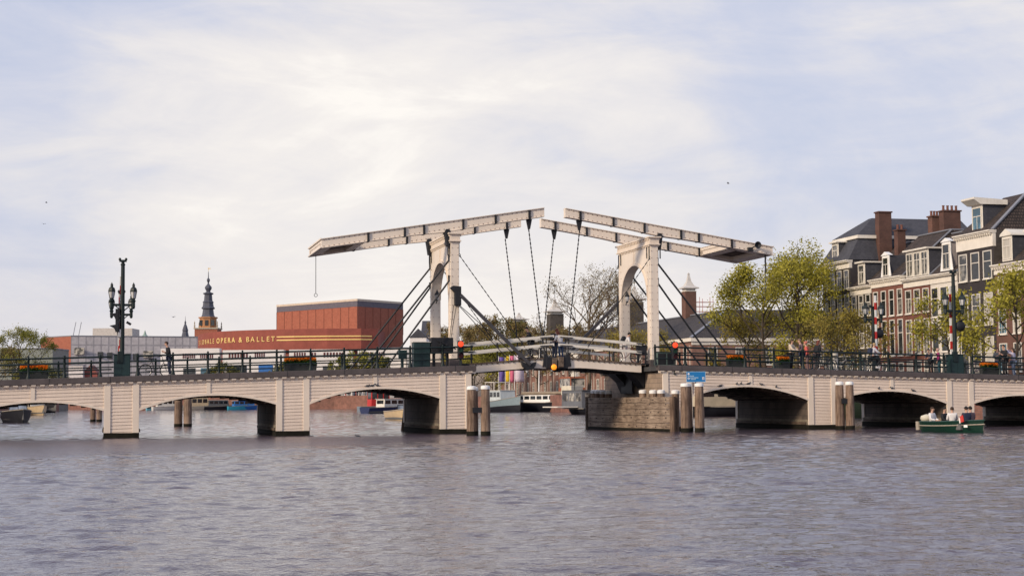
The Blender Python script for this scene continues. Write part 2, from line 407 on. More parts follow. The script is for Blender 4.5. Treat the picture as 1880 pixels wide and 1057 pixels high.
land('right_quay', [XY(65, -100), XY(1500, -100), XY(1500, 2500), XY(65, 2500)], GZ, 'paved right hand quay with a brick wall to the water')
land('left_quay', [XY(-1500, -100), XY(-18.2, -100), XY(-18.2, 15), (-52, 150), (-79, 250), (-89, 300), (-104, 345), (-119, 420), (-152, 522), (-1500, 522)], GZ, 'paved left hand quay with a brick wall to the water')
land('far_quay', [(-34, 400), (-34, 3000), (-1500, 3000), (-1500, 523), (-152, 523), (-116, 470), (-101, 418), (-46, 412)], GZ + 0.8, 'far quay with a red brick wall closing the river')

# ---------------------------------------------------------------- the drawbridge
UC = 23.84; W = 10.51; PW = 1.69
def zt(u): return 3.55 - 0.0285 * math.sqrt(max(0.0, abs(u - UC) - 5.2) ** 2 + 0.01) + 0.003
PL = [-16.88, -8.44, 0.0, 8.44, 16.88]
SPR = [0.85, 1.10, 1.36, 1.61, 1.86]; CRN = [1.50, 1.79, 2.08, 2.37]
bridge = thing('drawbridge', 'cream wooden double drawbridge on arches with raised balance beams crossing the river', 'drawbridge')
def mir(u, s): return u if s < 0 else 2 * UC - u
CH = 0.29          # coping height
def boards(mb, u0, u1, zlow, vf, sg, n=1, pitch=0.168):
    """lapped boards following the camber, cut off along zlow(u); sg -1 faces the camera side"""
    us = [u0 + (u1 - u0) * i / n for i in range(n + 1)]
    top = lambda u: zt(u) - CH - 0.12
    k = 0
    while True:
        any_ = False; vs = []; fs = []
        for i, u in enumerate(us):
            lo = zlow(u); a = max(top(u) - k * pitch, lo); b = max(top(u) - (k + 1) * pitch, lo)
            if a > lo + 1e-4: any_ = True
            g = min(b + 0.016, a)
            vs += [(u, vf, a), (u, vf + sg * 0.021, g), (u, vf - sg * 0.018, g), (u, vf - sg * 0.018, b)]
        if not any_: break
        for i in range(n):
            if vs[4 * i][2] - vs[4 * i + 3][2] < 1e-4 and vs[4 * i + 4][2] - vs[4 * i + 7][2] < 1e-4: continue
            fs += [(4 * i + j, 4 * i + 4 + j, 4 * i + 5 + j, 4 * i + 1 + j) for j in (0, 1, 2)]
        mb.add(vs, fs); k += 1
        if k > 40: break
def archz(a, s0, b, s1, cr):
    def f(u):
        t = (u - a) / (b - a); return s0 + (s1 - s0) * t + (cr - (s0 + s1) / 2) * 4 * t * (1 - t)
    return f
COPING_END = 17.0 + PW + 0.12
for s in (-1, 1):
    for k, pu in enumerate(PL):
        a = mir(pu, s) if s < 0 else mir(pu + PW, s); b = a + PW
        inner = (k == 4)
        core = MB().box(a + 0.02, b - 0.02, 0.06, W - 0.06, -1.6, zt(a + PW / 2) - 0.35)
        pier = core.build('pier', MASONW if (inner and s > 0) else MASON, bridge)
        wet = MB().box(a - 0.012, b + 0.012, -0.075, W + 0.012, -1.5, 0.25); wet.build('wet_base', WET, pier)
        pale = MB().box(a - 0.0, b, 0.045, W - 0.045, 0.255, 0.55) ; 
        pale.build('tide_stain', M_TIDE if 'M_TIDE' in globals() else globals().setdefault('M_TIDE', M('pale_tide_stain', (0.20, 0.17, 0.13), 0.8, 0.35, 1.6, streak=0.3)), pier)
        for vf, sg in ((0.0, -1), (W, 1)):
            if sg > 0 and inner: continue
            mb = MB(); boards(mb, a + 0.30, b - 0.30, lambda u: 0.24, vf, sg); mb.build('clapboard', PAINT, pier)
            for p0, p1 in ((a, a + 0.32), (b - 0.32, b)):
                q = MB().box(p0, p1, min(vf + sg * 0.06, vf - sg * 0.06), max(vf + sg * 0.06, vf - sg * 0.06), 0.253, zt((a + b) / 2) - CH - 0.03)
                q.build('pilaster', PAINT2, pier, bevel=0.012)
        # white corner boards at the far end of the side wall
        for e in (a, b):
            MB().box(e - 0.03, e + 0.03, W - 0.36, W - 0.02, 0.5, SPR[k] + 0.2).build('corner_board', PAINT2, pier)
        # horizontal wales along the side walls
        wl_ = MB()
        for e, d in ((a, -1), (b, 1)):
            wl_.box(min(e, e + d * 0.07), max(e, e + d * 0.07), 0.25, W - 0.4, 0.28, 0.42)
        wl_.build('timber_wale', PLANKD, pier)
    for k in range(4):
        a0, b0 = PL[k] + PW, PL[k + 1]
        fz0 = archz(a0, SPR[k], b0, SPR[k + 1], CRN[k])
        a, b = (a0, b0) if s < 0 else (mir(b0, s), mir(a0, s))
        fz = fz0 if s < 0 else (lambda u, f=fz0: f(2 * UC - u))
        N = 36; us = [a + (b - a) * i / N for i in range(N + 1)]
        vault = MB()
        vault.add([(u, vv, fz(u)) for u in us for vv in (0.05, W - 0.05)], [(2 * i, 2 * i + 1, 2 * i + 3, 2 * i + 2) for i in range(N)])
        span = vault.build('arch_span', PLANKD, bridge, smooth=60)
        js = MB()
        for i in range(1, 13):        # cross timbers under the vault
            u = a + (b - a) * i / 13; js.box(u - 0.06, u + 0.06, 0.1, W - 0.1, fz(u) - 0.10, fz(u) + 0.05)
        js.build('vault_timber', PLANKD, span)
        for vf, sg in ((0.0, -1), (W, 1)):
            mb = MB(); boards(mb, a, b, fz, vf, sg, N); mb.build('clapboard', PAINT, span)
            mb = MB(); vo, vi = vf + sg * 0.055, vf - sg * 0.05
            vs = []
            for u in us: vs += [(u, vo, fz(u) - 0.02), (u, vo, fz(u) + 0.10), (u, vi, fz(u) + 0.10), (u, vi, fz(u) - 0.02)]
            mb.add(vs, [(4 * i + j, 4 * i + 4 + j, 4 * i + 4 + (j + 1) % 4, 4 * i + (j + 1) % 4) for i in range(N) for j in range(4)])
            mb.build('arch_trim', PAINT2, span)
            mu = (a + b) / 2; MB().box(mu - 0.1, mu + 0.1, min(vf, vf + sg * 0.05), max(vf, vf + sg * 0.05), fz(mu) + 0.02, zt(mu) - CH - 0.06).build('pilaster', PAINT2, span)
# continuous coping, fascia, bracket course and road deck on each side of the opening
for s in (-1, 1):
    ends = (-30.0, COPING_END) if s < 0 else (2 * UC - COPING_END, 2 * UC + 30.0)
    us = np.linspace(ends[0], ends[1], 60)
    def strip(v0, v1, d0, d1):
        mb = MB(); vs = []
        for u in us: vs += [(u, v0, zt(u) - d1), (u, v0, zt(u) - d0), (u, v1, zt(u) - d0), (u, v1, zt(u) - d1)]
        n = len(us)
        mb.add(vs, [(4 * i + j, 4 * i + 4 + j, 4 * i + 4 + (j + 1) % 4, 4 * i + (j + 1) % 4) for i in range(n - 1) for j in range(4)] + [(0, 1, 2, 3), (4 * n - 1, 4 * n - 2, 4 * n - 3, 4 * n - 4)])
        return mb
    for v0, v1, vf, sg in ((-0.17, 0.35, 0.0, -1), (W - 0.35, W + 0.17, W, 1)):
        cop = strip(v0, v1, 0.0, CH).build('coping', COPE, bridge, bevel=0.02)
        jt = MB()
        for u in np.arange(ends[0] + 1.3, ends[1], 2.9):
            jt.box(u - 0.012, u + 0.012, min(v0, v1) - 0.004, max(v0, v1) + 0.004, zt(u) - CH + 0.004, zt(u) + 0.004)
        jt.build('joint', IRON, cop)
        strip(min(vf, vf + sg * 0.04), max(vf, vf + sg * 0.04), CH, CH + 0.13).build('fascia', PAINT2, bridge)
        if sg < 0:
            mb = MB(); cols = []
            for u in np.arange(ends[0] + 0.2, ends[1] - 0.3, 0.42):
                for du, big in ((-0.11, 0), (-0.109, 1), (0.109, 1), (0.11, 0)):
                    z = zt(u + du) - CH
                    cols.append([(u + du, -0.044, z - 0.004), (u + du, -0.15 if big else -0.06, z - 0.004), (u + du, -0.14 if big else -0.06, z - (0.07 if big else 0.02)), (u + du, -0.044, z - (0.15 if big else 0.02))])
            n = len(cols)
            mb.add([p for c in cols for p in c], [(4 * i + j, 4 * i + 4 + j, 4 * i + 4 + (j + 1) % 4, 4 * i + (j + 1) % 4) for i in range(n - 1) for j in range(4)] + [(0, 1, 2, 3), (4 * n - 1, 4 * n - 2, 4 * n - 3, 4 * n - 4)])
            mb.build('bracket_course', PAINT2, bridge)
    dk = strip(0.34, W - 0.34, 0.06, 0.30).build('deck', ASPH, bridge)
    # end faces of the abutment towards the opening
# ---- railings
def rail_post_mesh(h):
    mb = MB()
    mb.lathe([(0.12, 0), (0.12, 0.06), (0.08, 0.16), (0.06, 0.30), (0.06, h - 0.06), (0.08, h - 0.04), (0.08, h), (0.035, h + 0.02), (0.058, h + 0.065), (0.05, h + 0.10), (0.012, h + 0.13)], 8)
    for q in (0.36, 0.70): mb.lathe([(0.062, h * q - 0.03), (0.062, h * q + 0.03)], 8)
    return mb
def railing(u0, u1, vr, step, h=1.0, off=0.0, thick=0.038):
    n = max(2, int(abs(u1 - u0) / 1.0)); us = np.linspace(u0, u1, n)
    mb = MB()
    for q in (0.36, 0.70, 0.985): mb.tube([(u, vr, zt(u) - off + h * q) for u in us], thick if q < 0.9 else thick * 1.35, 6)
    r = mb.build('railing', GREENI, bridge, smooth=50)
    src = None
    for u in np.arange(u0, u1 + 0.01, step):
        if src is None: o = src = rail_post_mesh(h).build('railing_post', GREENI, r, smooth=50)
        else: o = link_copy(src, r)
        o.location = (u, vr, zt(u) - off)
    return r
railing(-17.2, 0.35, 0.12, 1.70); railing(1.60, 18.7, 0.12, 1.72)
railing(28.75, 46.2, 0.12, 1.72); railing(47.75, 64.0, 0.12, 1.72)
railing(-16.5, 17.4, W - 0.12, 1.75); railing(30.4, 64.2, W - 0.12, 1.75)

# ---- portals
VF, VB = 2.17, 7.90         # outer faces of the two legs
AC, AR = (VF + VB) / 2, 2.30
for s in (-1, 1):
    X = lambda d: UC + s * d    # d = distance from mid-river
    d0, d1 = 5.42, 5.88
    lo, hi = min(X(d0), X(d1)), max(X(d0), X(d1))
    po = MB()
    n = 20; arc = [(AC + AR * math.cos(math.pi * i / n), 7.42 + 1.93 * math.sin(math.pi * i / n)) for i in range(n + 1)]
    vs = []
    for v, z in arc: vs += [(lo, v, z), (lo, v, 10.24), (hi, v, 10.24), (hi, v, z)]
    po.add(vs, [(4 * i + j, 4 * i + 4 + j, 4 * i + 4 + (j + 1) % 4, 4 * i + (j + 1) % 4) for i in range(n) for j in range(4)])
    portal = po.build('portal_lintel', STEEL, bridge)
    for v0, v1 in ((VF, AC - AR), (AC + AR, VB)):
        leg = MB().box(lo, hi, v0, v1, 3.9, 10.24).build('portal_post', STEEL, bridge, bevel=0.015)
        MB().box(lo - 0.12, hi + 0.12, v0 - 0.1, v1 + 0.1, 3.2, 3.9).build('post_base', COPE, leg, bevel=0.02)
        rv = MB()
        for i in range(16):
            z = 4.15 + i * 0.385
            for u in (lo + 0.07, hi - 0.07):
                rv.lathe([(0.02, 0), (0.02, 0.03), (0.008, 0.04)], 6); k0 = len(rv.v) - 18
                rv.xf(Matrix.Translation((u, v0 - 0.0, z)) @ Matrix.Rotation(R(90), 4, 'X'), k0)
            for v in (v0 + 0.07, v1 - 0.07):
                rv.lathe([(0.02, 0), (0.02, 0.03), (0.008, 0.04)], 6); k0 = len(rv.v) - 18
                rv.xf(Matrix.Translation((lo, v, z)) @ Matrix.Rotation(R(-90), 4, 'Y'), k0)
        rv.build('bolts', IRON_C if 'IRON_C' in globals() else globals().setdefault('IRON_C', M('rusty_bolts', (0.30, 0.22, 0.18), 0.6, 0.3, 4)), leg)
    # archivolt bands on both faces and centre strip
    for uf, d in ((lo, -1), (hi, 1)):
        mb = MB(); vs = []
        for i in range(n + 1):
            c_, s_ = math.cos(math.pi * i / n), math.sin(math.pi * i / n)
            for rr, uu in ((0.0, uf), (0.0, uf + d * 0.05), (0.14, uf + d * 0.05), (0.14, uf)):
                vs.append((uu, AC + (AR - 0.02 + rr) * c_, 7.42 + (1.91 + rr) * s_))
        mb.add(vs, [(4 * i + j, 4 * i + 4 + j, 4 * i + 4 + (j + 1) % 4, 4 * i + (j + 1) % 4) for i in range(n) for j in range(4)])
        mb.box(min(uf, uf + d * 0.03), max(uf, uf + d * 0.03), AC - 0.05, AC + 0.05, 9.48, 10.2)
        for v in (AC - AR - 0.06, AC + AR + 0.06): mb.box(min(uf, uf + d * 0.03), max(uf, uf + d * 0.03), v - 0.05, v + 0.05, 3.9, 7.42)
        mb.build('arch_moulding', PAINT2, portal)
    co = MB()
    co.box(lo - 0.10, hi + 0.10, VF - 0.13, VB + 0.13, 10.245, 10.32); co.box(lo - 0.05, hi + 0.05, VF - 0.07, VB + 0.07, 10.32, 10.64)
    co.box(lo - 0.15, hi + 0.15, VF - 0.18, VB + 0.18, 10.64, 10.72)
    cor = co.build('cornice', PAINT2, portal, bevel=0.01)
    for uf, d, z0, z1, o0, o1 in ((lo, -1, 10.54, 10.638, 0.045, 0.12), (hi, 1, 10.54, 10.638, 0.045, 0.12), (lo, -1, 10.17, 10.243, -0.01, 0.07), (hi, 1, 10.17, 10.243, -0.01, 0.07)):
        de = MB(); cols = []
        for v in np.arange(VF, VB - 0.1, 0.27):
            for dv, big in ((0, 0), (0.001, 1), (0.13, 1), (0.131, 0)):
                x0, x1 = uf + d * o0, uf + d * (o1 if big else o0 + 0.012); cols.append([(x0, v + dv, z0 if big else z1 - 0.01), (x1, v + dv, z0 if big else z1 - 0.01), (x1, v + dv, z1), (x0, v + dv, z1)])
        n = len(cols)
        de.add([p for c in cols for p in c], [(4 * i + j, 4 * i + 4 + j, 4 * i + 4 + (j + 1) % 4, 4 * i + (j + 1) % 4) for i in range(n - 1) for j in range(4)] + [(0, 1, 2, 3), (4 * n - 1, 4 * n - 2, 4 * n - 3, 4 * n - 4)])
        de.build('dentils', PAINT2, cor)
    # hanging bolts under the cornice
    bo = MB()
    for v in (VF + 0.12, VF + 0.52, VB - 0.52, VB - 0.12):
        for uf, d in ((lo, -1), (hi, 1)): bo.box(min(uf, uf + d * 0.05), max(uf, uf + d * 0.05), v - 0.025, v + 0.025, 9.55, 10.17)
    bo.build('tie_bolts', IRON, portal)
    # bearings that carry the beams, on the side away from mid-river
    for v in (VF + 0.22, VB - 0.36):
        pb_ = MB(); u0 = X(6.02)
        k = 0.13
        pb_.prism([(u0 - 0.05, 10.0), (u0 + 0.05, 10.0), (u0 + k, 10.55), (u0 + k + 0.04, 10.76), (u0 + 0.09, 10.92), (u0 - 0.09, 10.92), (u0 - k - 0.04, 10.76), (u0 - k, 10.55)], 'y', v - 0.2, v + 0.2)
        pb_.box(u0 - 0.03, u0 + 0.03, v - 0.2, v - 0.12, 9.5, 10.0); pb_.box(min(X(5.88), u0), max(X(5.88), u0), v - 0.18, v + 0.18, 10.1, 10.2)
        pb_.build('pivot_bearing', IRON, bridge, bevel=0.02)
    # lantern on the far leg
    la = MB(); lu, lv, lz = X(5.65), AC + AR - 0.28, 7.35; k = .78
    la.lathe([(0.04, 0), (0.07, 0.04), (0.075, 0.07)], 6, (lu, lv, lz)).lathe([(0.15, 0.34), (0.155, 0.37), (0.07, 0.52), (0.03, 0.62), (0.01, 0.66)], 6, (lu, lv, lz)); la.beam((lu, lv, lz + 0.02), (lu, lv + 0.32, lz - 0.12), 0.04, 0.04)
    lo_ = la.build('lantern', IRON, portal)
    MB().lathe([(0.075, 0.075), (0.13, 0.335)], 6, (lu, lv, lz)).build('lantern_glass', LAMPG, lo_)

# ---- balance frames: two riveted beams, counterweight box, bands
SL = 0.1575
def bz(d): return 12.19 - SL * (d - 0.6)      # top of the beam, d from mid-river
for s in (-1, 1):
    X = lambda d: UC + s * d
    fr = bpy.data.objects.new('balance_frame', None); COL.objects.link(fr); fr.parent = bridge
    for v0, v1 in ((2.34, 2.68), (7.46, 7.80)):
        mb = MB()
        prof = []
        for d in np.linspace(0.6, 12.8, 40):
            t = 0.44 + 0.08 * math.exp(-((d - 6.0) / 1.3) ** 2); prof.append((d, bz(d), bz(d) - t))
        vs = []
        for d, a, b in prof: vs += [(X(d), v0, b), (X(d), v0, a), (X(d), v1, a), (X(d), v1, b)]
        n = len(prof)
        mb.add(vs, [(4 * i + j, 4 * i + 4 + j, 4 * i + 4 + (j + 1) % 4, 4 * i + (j + 1) % 4) for i in range(n - 1) for j in range(4)] + [(0, 1, 2, 3), (4 * n - 1, 4 * n - 2, 4 * n - 3, 4 * n - 4)])
        for top, (e0, e1) in ((1, (0.0, 0.035)), (0, (-0.03, 0.0))):      # flanges
            vs = []
            for d, a, b in prof:
                q = a if top else b
                vs += [(X(d), v0 - 0.07, q + e0), (X(d), v0 - 0.07, q + e1), (X(d), v1 + 0.07, q + e1), (X(d), v1 + 0.07, q + e0)]
            mb.add(vs, [(4 * i + j, 4 * i + 4 + j, 4 * i + 4 + (j + 1) % 4, 4 * i + (j + 1) % 4) for i in range(n - 1) for j in range(4)] + [(0, 1, 2, 3), (4 * n - 1, 4 * n - 2, 4 * n - 3, 4 * n - 4)])
        bt = 0.44
        mb.cur = 1; rvt = mb
        for d in np.arange(0.8, 12.7, 0.27):                                # rivet heads along the flanges
            for q in (0.06, bt - 0.05):
                rvt.cbox((X(d), v0 - 0.004, bz(d) - q), 0.06, 0.02, 0.04)
        be = mb.build('balance_beam', [STEEL, globals()['IRON_C']], fr)
        for d in (3.35, 5.15, 7.3, 8.35, 10.32):
            bd = MB(); t = 0.44 + 0.08 * math.exp(-((d - 6.0) / 1.3) ** 2)
            bd.box(X(d) - 0.055, X(d) + 0.055, v0 - 0.09, v1 + 0.09, bz(d) - t - 0.05, bz(d) + 0.005)
            bd.build('iron_band', IRON, be)
        hg = MB(); d = 1.45
        hg.box(X(d) - 0.06, X(d) + 0.06, v0 - 0.09, v1 + 0.09, bz(d) - 0.5, bz(d) + 0.005)
        ax = (X(d) - 0.16 * (-s) * -1, (v0 + v1) / 2)
        hx = X(d) - s * 0.02
        hg.prism([(hx - 0.16, bz(d) - 0.48), (hx + 0.16, bz(d) - 0.48), (hx + 0.05, bz(d) - 1.02), (hx - 0.05, bz(d) - 1.02)], 'y', (v0 + v1) / 2 - 0.08, (v0 + v1) / 2 + 0.08)
        hg.build('hanger', IRON, be)
    cw = MB()
    dA, dB = 10.36, 12.82
    def P(d, v, q): return (X(d), v, bz(d) - q)
    v0, v1 = 2.68, 7.46
    # end wall, inner wall, lid, and a floor with two sunk panels
    for (da, db, qa, qb, va, vb) in ((12.66, 12.80, 0.0, 0.44, v0, v1), (10.36, 10.52, 0.0, 0.44, v0, v1), (10.36, 12.80, -0.012, 0.05, v0, v1),
                                     (10.36, 12.80, 0.16, 0.24, v0, v1), (10.36, 12.80, 0.24, 0.455, v0, v0 + 0.5), (10.36, 12.80, 0.24, 0.455, v1 - 0.5, v1), (12.2, 12.66, 0.24, 0.455, v0, v1),
                                     (10.52, 10.9, 0.24, 0.455, v0, v1)):
        vs = [P(da, va, qa), P(db, va, qa), P(db, vb, qa), P(da, vb, qa), P(da, va, qb), P(db, va, qb), P(db, vb, qb), P(da, vb, qb)]
        cw.add(vs, [(0, 1, 2, 3), (7, 6, 5, 4), (0, 4, 5, 1), (1, 5, 6, 2), (2, 6, 7, 3), (3, 7, 4, 0)])
    cw.box(X(12.84) - 0.03, X(12.84) + 0.03, 2.30, 7.86, bz(12.8) - 0.02, bz(12.8) + 0.06); cw.box(X(12.84) - 0.03, X(12.84) + 0.03, 2.30, 7.86, bz(12.8) - 0.46, bz(12.8) - 0.40)
    cb_ = cw.build('counterweight_box', STEEL, fr)
    bp = MB(); vs = [P(da, va, q) for q in (.243, .262) for da, va in ((10.95, v0 + .55), (12.15, v0 + .55), (12.15, v1 - .55), (10.95, v1 - .55))]
    bp.add(vs, [(0, 1, 2, 3), (7, 6, 5, 4), (0, 4, 5, 1), (1, 5, 6, 2), (2, 6, 7, 3), (3, 7, 4, 0)]); bp.build('dark_recess_plate', PLANKD, cb_)  # added dark plate that darkens the shaded underside of the box
    rp = MB()
    if s < 0: rp.tube([(X(12.5), 7.2, bz(12.5) - 0.4), (X(12.5), 7.2, bz(12.5) - 2.6)], 0.018, 5); rp.ring((X(12.5), 7.2, bz(12.5) - 2.68), 0.09, 0.015, 'y', 12)
    else: rp.tube([(X(12.45), 2.6, bz(12.45) - 0.4), (X(12.45), 2.6, bz(12.45) - 1.5)], 0.05, 5); rp.tube([(X(12.45), 2.6, bz(12.45) - 1.5), (X(12.44), 2.6, bz(12.45) - 2.6)], 0.018, 5)
    rp.build('pull_rope', IRON, fr)
    if s > 0:
        ho = MB(); c = (X(11.75), 2.18, bz(11.75) - 0.10)
        ho.lathe([(0.03, 0), (0.05, 0.02), (0.19, 0.22), (0.205, 0.24), (0.16, 0.22), (0.03, 0.10)], 16); ho.xf(Matrix.Translation((c[0] , c[1], c[2])) @ Matrix.Rotation(R(90), 4, 'X'))
        ho.box(c[0] - 0.5, c[0] - 0.25, 2.1, 2.34, c[2] - 0.35, c[2] - 0.12); ho.beam((c[0] - 0.35, 2.2, c[2] - 0.2), (c[0], 2.2, c[2]), 0.06, 0.06)
        ho.build('horn_loudspeaker', IRON, fr, smooth=40)

# ---- bascule leaves
for s in (-1, 1):
    X = lambda d: UC + s * d
    lt = lambda d: 3.70 + 0.33 * (1 - d / 4.7) - 0.10 * ((1 - d / 4.7) ** 3)
    def tz(d): return 3.66 + 0.37 * max(0.0, 1 - d / 4.75)
    ds = np.linspace(0.14, 4.85, 25)
    mb = MB(); vs = []
    for d in ds: vs += [(X(d), 2.45, tz(d) - 0.16), (X(d), 2.45, tz(d)), (X(d), 7.65, tz(d)), (X(d), 7.65, tz(d) - 0.16)]
    n = len(ds); QF = [(4 * i + j, 4 * i + 4 + j, 4 * i + 4 + (j + 1) % 4, 4 * i + (j + 1) % 4) for i in range(n - 1) for j in range(4)] + [(0, 1, 2, 3), (4 * n - 1, 4 * n - 2, 4 * n - 3, 4 * n - 4)]
    mb.add(vs, QF); leaf = mb.build('bascule_leaf', PLANKD, bridge)
    for v0, v1 in ((2.26, 2.44), (7.66, 7.84)):
        mb = MB(); vs = []
        for d in ds:
            t = 0.46 + 0.12 * math.exp(-((d - 0.3) / 0.7) ** 2)
            vs += [(X(d), v0, tz(d) - t), (X(d), v0, tz(d) - 0.03), (X(d), v1, tz(d) - 0.03), (X(d), v1, tz(d) - t)]
        mb.add(vs, QF); mb.build('girder', STEEL, leaf)
        mb = MB(); vs = []
        for d in ds: vs += [(X(d), v0 - 0.06, tz(d) - 0.028), (X(d), v0 - 0.06, tz(d) + 0.05), (X(d), v1 + 0.06, tz(d) + 0.05), (X(d), v1 + 0.06, tz(d) - 0.028)]
        mb.add(vs, QF)
        for d in np.arange(0.3, 4.8, 0.3): mb.cbox((X(d), v0 - 0.02, tz(d) - 0.06), 0.06, 0.04, 0.05)
        mb.build('edge_plank', PLANKD, leaf)
    ub = MB()
    for v in (3.3, 4.4, 5.5, 6.6): ub.beam((X(0.3), v, tz(0.3) - 0.3), (X(4.8), v, tz(4.8) - 0.36), 0.14, 0.3)
    for d in (0.2, 1.6, 3.0, 4.4): ub.box(X(d) - 0.08, X(d) + 0.08, 2.44, 7.66, tz(d) - 0.52, tz(d) - 0.162)
    ub.build('under_beam', IRON, leaf)
    # white plank handrails, both sides
    for v, off in ((2.30, -0.06), (7.80, 0.06)):
        hr = MB()
        for q in (0.68, 1.13):
            hr.beam((X(0.12), v, tz(0.12) + q + 0.03), (X(4.9), v, tz(4.9) + q - 0.04), 0.055, 0.15)
        rail = hr.build('handrail', WHITEW, leaf)
        for d in ((0.55, 3.3, 4.75) if off < 0 else (0.55, 2.0, 3.5, 4.75)):
            MB().beam((X(d), v - off, tz(d) - 0.02), (X(d), v - off, tz(d) + 1.18), 0.05, 0.05).build('stanchion', IRON, rail)
        for d, w_ in ((0.55, 0.75), (4.8, 0.5)):
            for q in (0.68, 1.13): MB().beam((X(d - w_ / 2 * 0.9), v + off * 1.2, tz(d) + q + 0.015), (X(d + w_ / 2), v + off * 1.2, tz(d) + q - 0.02), 0.03, 0.05).build('rail_strap', IRON, rail)
    # lifting rods (chains above, iron rod below)
    for v in (2.30, 7.66):
        d_top, z_top = 1.45, bz(1.45) - 1.02; d_bot, z_bot = (0.62, tz(0.6) + 0.02)
        dm, zm = d_top + (d_bot - d_top) * 0.74, z_top + (z_bot - z_top) * 0.74
        ch = MB(); k = 44
        for i in range(k):
            t0, t1 = i / k, (i + 1.25) / k
            p = (X(d_top + (dm - d_top) * t0), v + 0.2, z_top + (zm - z_top) * t0); q = (X(d_top + (dm - d_top) * t1), v + 0.2, z_top + (zm - z_top) * t1)
            ch.beam(p, q, 0.066 if i % 2 else 0.022, 0.022 if i % 2 else 0.066)
        ch.build('lifting_chain', IRON, bridge)
        rd = MB().tube([(X(dm), v + 0.2, zm), (X(d_bot), v + 0.2 - (0.22 if v < 5 else -0.2), z_bot)], 0.045, 6)
        rd.prism([(X(d_bot) - 0.18, tz(0.6) - 0.45), (X(d_bot) + 0.18, tz(0.6) - 0.45), (X(d_bot) + 0.09, tz(0.6) + 0.22), (X(d_bot) - 0.09, tz(0.6) + 0.22)], 'y', v - 0.16, v - 0.06 + 0.02)
        rd.build('lifting_rod', IRON, bridge)
    # iron clasp at the leaf tip and a dark tail piece over the pier
    MB().box(min(X(0.12), X(0.62)), max(X(0.12), X(0.62)), 2.13, 2.24, tz(0.4) - 0.58, tz(0.4) + 0.06).build('tip_plate', IRON, leaf, bevel=0.03)
    for va, vb, zl in ((2.9, 4.1, 2.35), (5.8, 7.2, 2.1)):
        MB().prism([(X(4.9), 3.6), (X(4.4), 3.2), (X(4.95), 2.7), (X(5.22), zl), (X(5.35), 3.6)], 'y', va, vb).build('hinge_block', IRON, bridge)
    MB().box(min(X(4.86), X(5.3)), max(X(4.86), X(5.3)), 2.2, 7.9, 3.62, 3.70).build('hinge_plate', IRON, bridge)
# push rods of the lifting gear: one per leaf, on opposite sides
for s, v, vp in ((-1, 1.96, 2.12), (1, 8.10, 7.95)):
    X = lambda d: UC + s * d
    pr = MB().beam((X(5.4), v, 7.36), (X(1.55), v, 3.62), 0.13, 0.17); rod = pr.build('push_rod', M_ROD if 'M_ROD' in globals() else globals().setdefault('M_ROD', M('grey_iron', (0.055, 0.052, 0.058), 0.5, 0.2, 3)), bridge)
    g = MB(); g.prism([(X(5.36), 6.80), (X(5.36), 7.82), (X(5.80), 7.86), (X(5.95), 7.74), (X(5.72), 7.5), (X(5.70), 6.80)], 'y', min(v, vp) - 0.06, max(v, vp) + 0.06)
    g.build('gear_case', IRON, bridge, bevel=0.02)
    f = MB(); c = X(1.62); z = 3.58
    f.prism([(c - 0.42, z + 0.22), (c - 0.12, z + 0.12), (c + 0.12, z + 0.12), (c + 0.42, z + 0.22), (c + 0.36, z - 0.02), (c + 0.16, z - 0.24), (c - 0.16, z - 0.24), (c - 0.36, z - 0.02)], 'y', min(v, v + (0.28 if v < 5 else -0.28)), max(v, v + (0.28 if v < 5 else -0.28)))
    f.build('push_rod_shoe', IRON, bridge, bevel=0.02)
    wr = MB()
    for q0, q1 in (((5.5, 6.8), (2.75, 3.9)), ((5.5, 6.85), (2.15, 3.95))): wr.tube([(X(q0[0]), v, q0[1]), (X(q1[0]), v + (0.1 if v < 5 else -0.1), q1[1])], 0.022, 5)
    for e in (0.0, 0.16): wr.tube([(X(5.62 + e), v, 6.82), (X(5.75 + e * 0.4 + 0.18), v, 5.1)], 0.018, 5)
    wr.build('gear_cable', IRON, bridge)
for s in (-1, 1):
    X = lambda d: UC + s * d
    for v, n_ in ((VF + 0.02, 0), (VB - 0.1, 1)):
        # safety chains from the legs to the leaf
        st = MB(); p, q = (X(5.40), v, 9.52), (X(1.45), v + 0.1, 4.15); k = 46
        for i in range(k):
            a = Vector(p).lerp(Vector(q), i / k); b = Vector(p).lerp(Vector(q), (i + 1.2) / k)
            st.beam(a, b, 0.05 if i % 2 else 0.018, 0.018 if i % 2 else 0.05)
        st.ring(p, 0.07, 0.018, 'y', 10); st.build('stay_chain', IRON, bridge)
        # back stays down to the fixed span
        for zt_, de in ((9.24, 10.62), (8.13, 9.42)):
            bs = MB().tube([(X(5.94), v + 0.22 if n_ == 0 else v - 0.12, zt_ + 0.32), (X(5.94), v + 0.22 if n_ == 0 else v - 0.12, zt_), (X(de + 0.02), v + 0.22 if n_ == 0 else v - 0.12, 3.36)], 0.054, 6)
            bs.build('back_stay', IRON, bridge)
MB().box(28.45, 29.05, 2.35, 2.42, 4.15, 4.72).box(28.5, 28.56, 2.35, 2.42, 3.66, 4.15).box(28.95, 29.01, 2.35, 2.42, 3.66, 4.15).build('gate_panel', IRON, bridge)
# amber lamp and its box in the middle, hung from the leaf tips
ab = MB().box(UC - 0.30, UC - 0.02, 2.06, 2.12, 3.45, 4.0).box(UC + 0.06, UC + 0.36, 2.06, 2.12, 3.5, 4.05); lampbox = ab.build('signal_box', PLANKD, bridge, bevel=0.02)
lb = MB().lathe([(0.15, 0), (0.155, 0.05), (0.12, 0.09), (0.03, 0.11)], 14); lb.xf(Matrix.Translation((UC - 0.22, 2.06, 3.50)) @ Matrix.Rotation(R(90), 4, 'X')); lb.build('amber_lamp', E_ORA, lampbox, smooth=40)
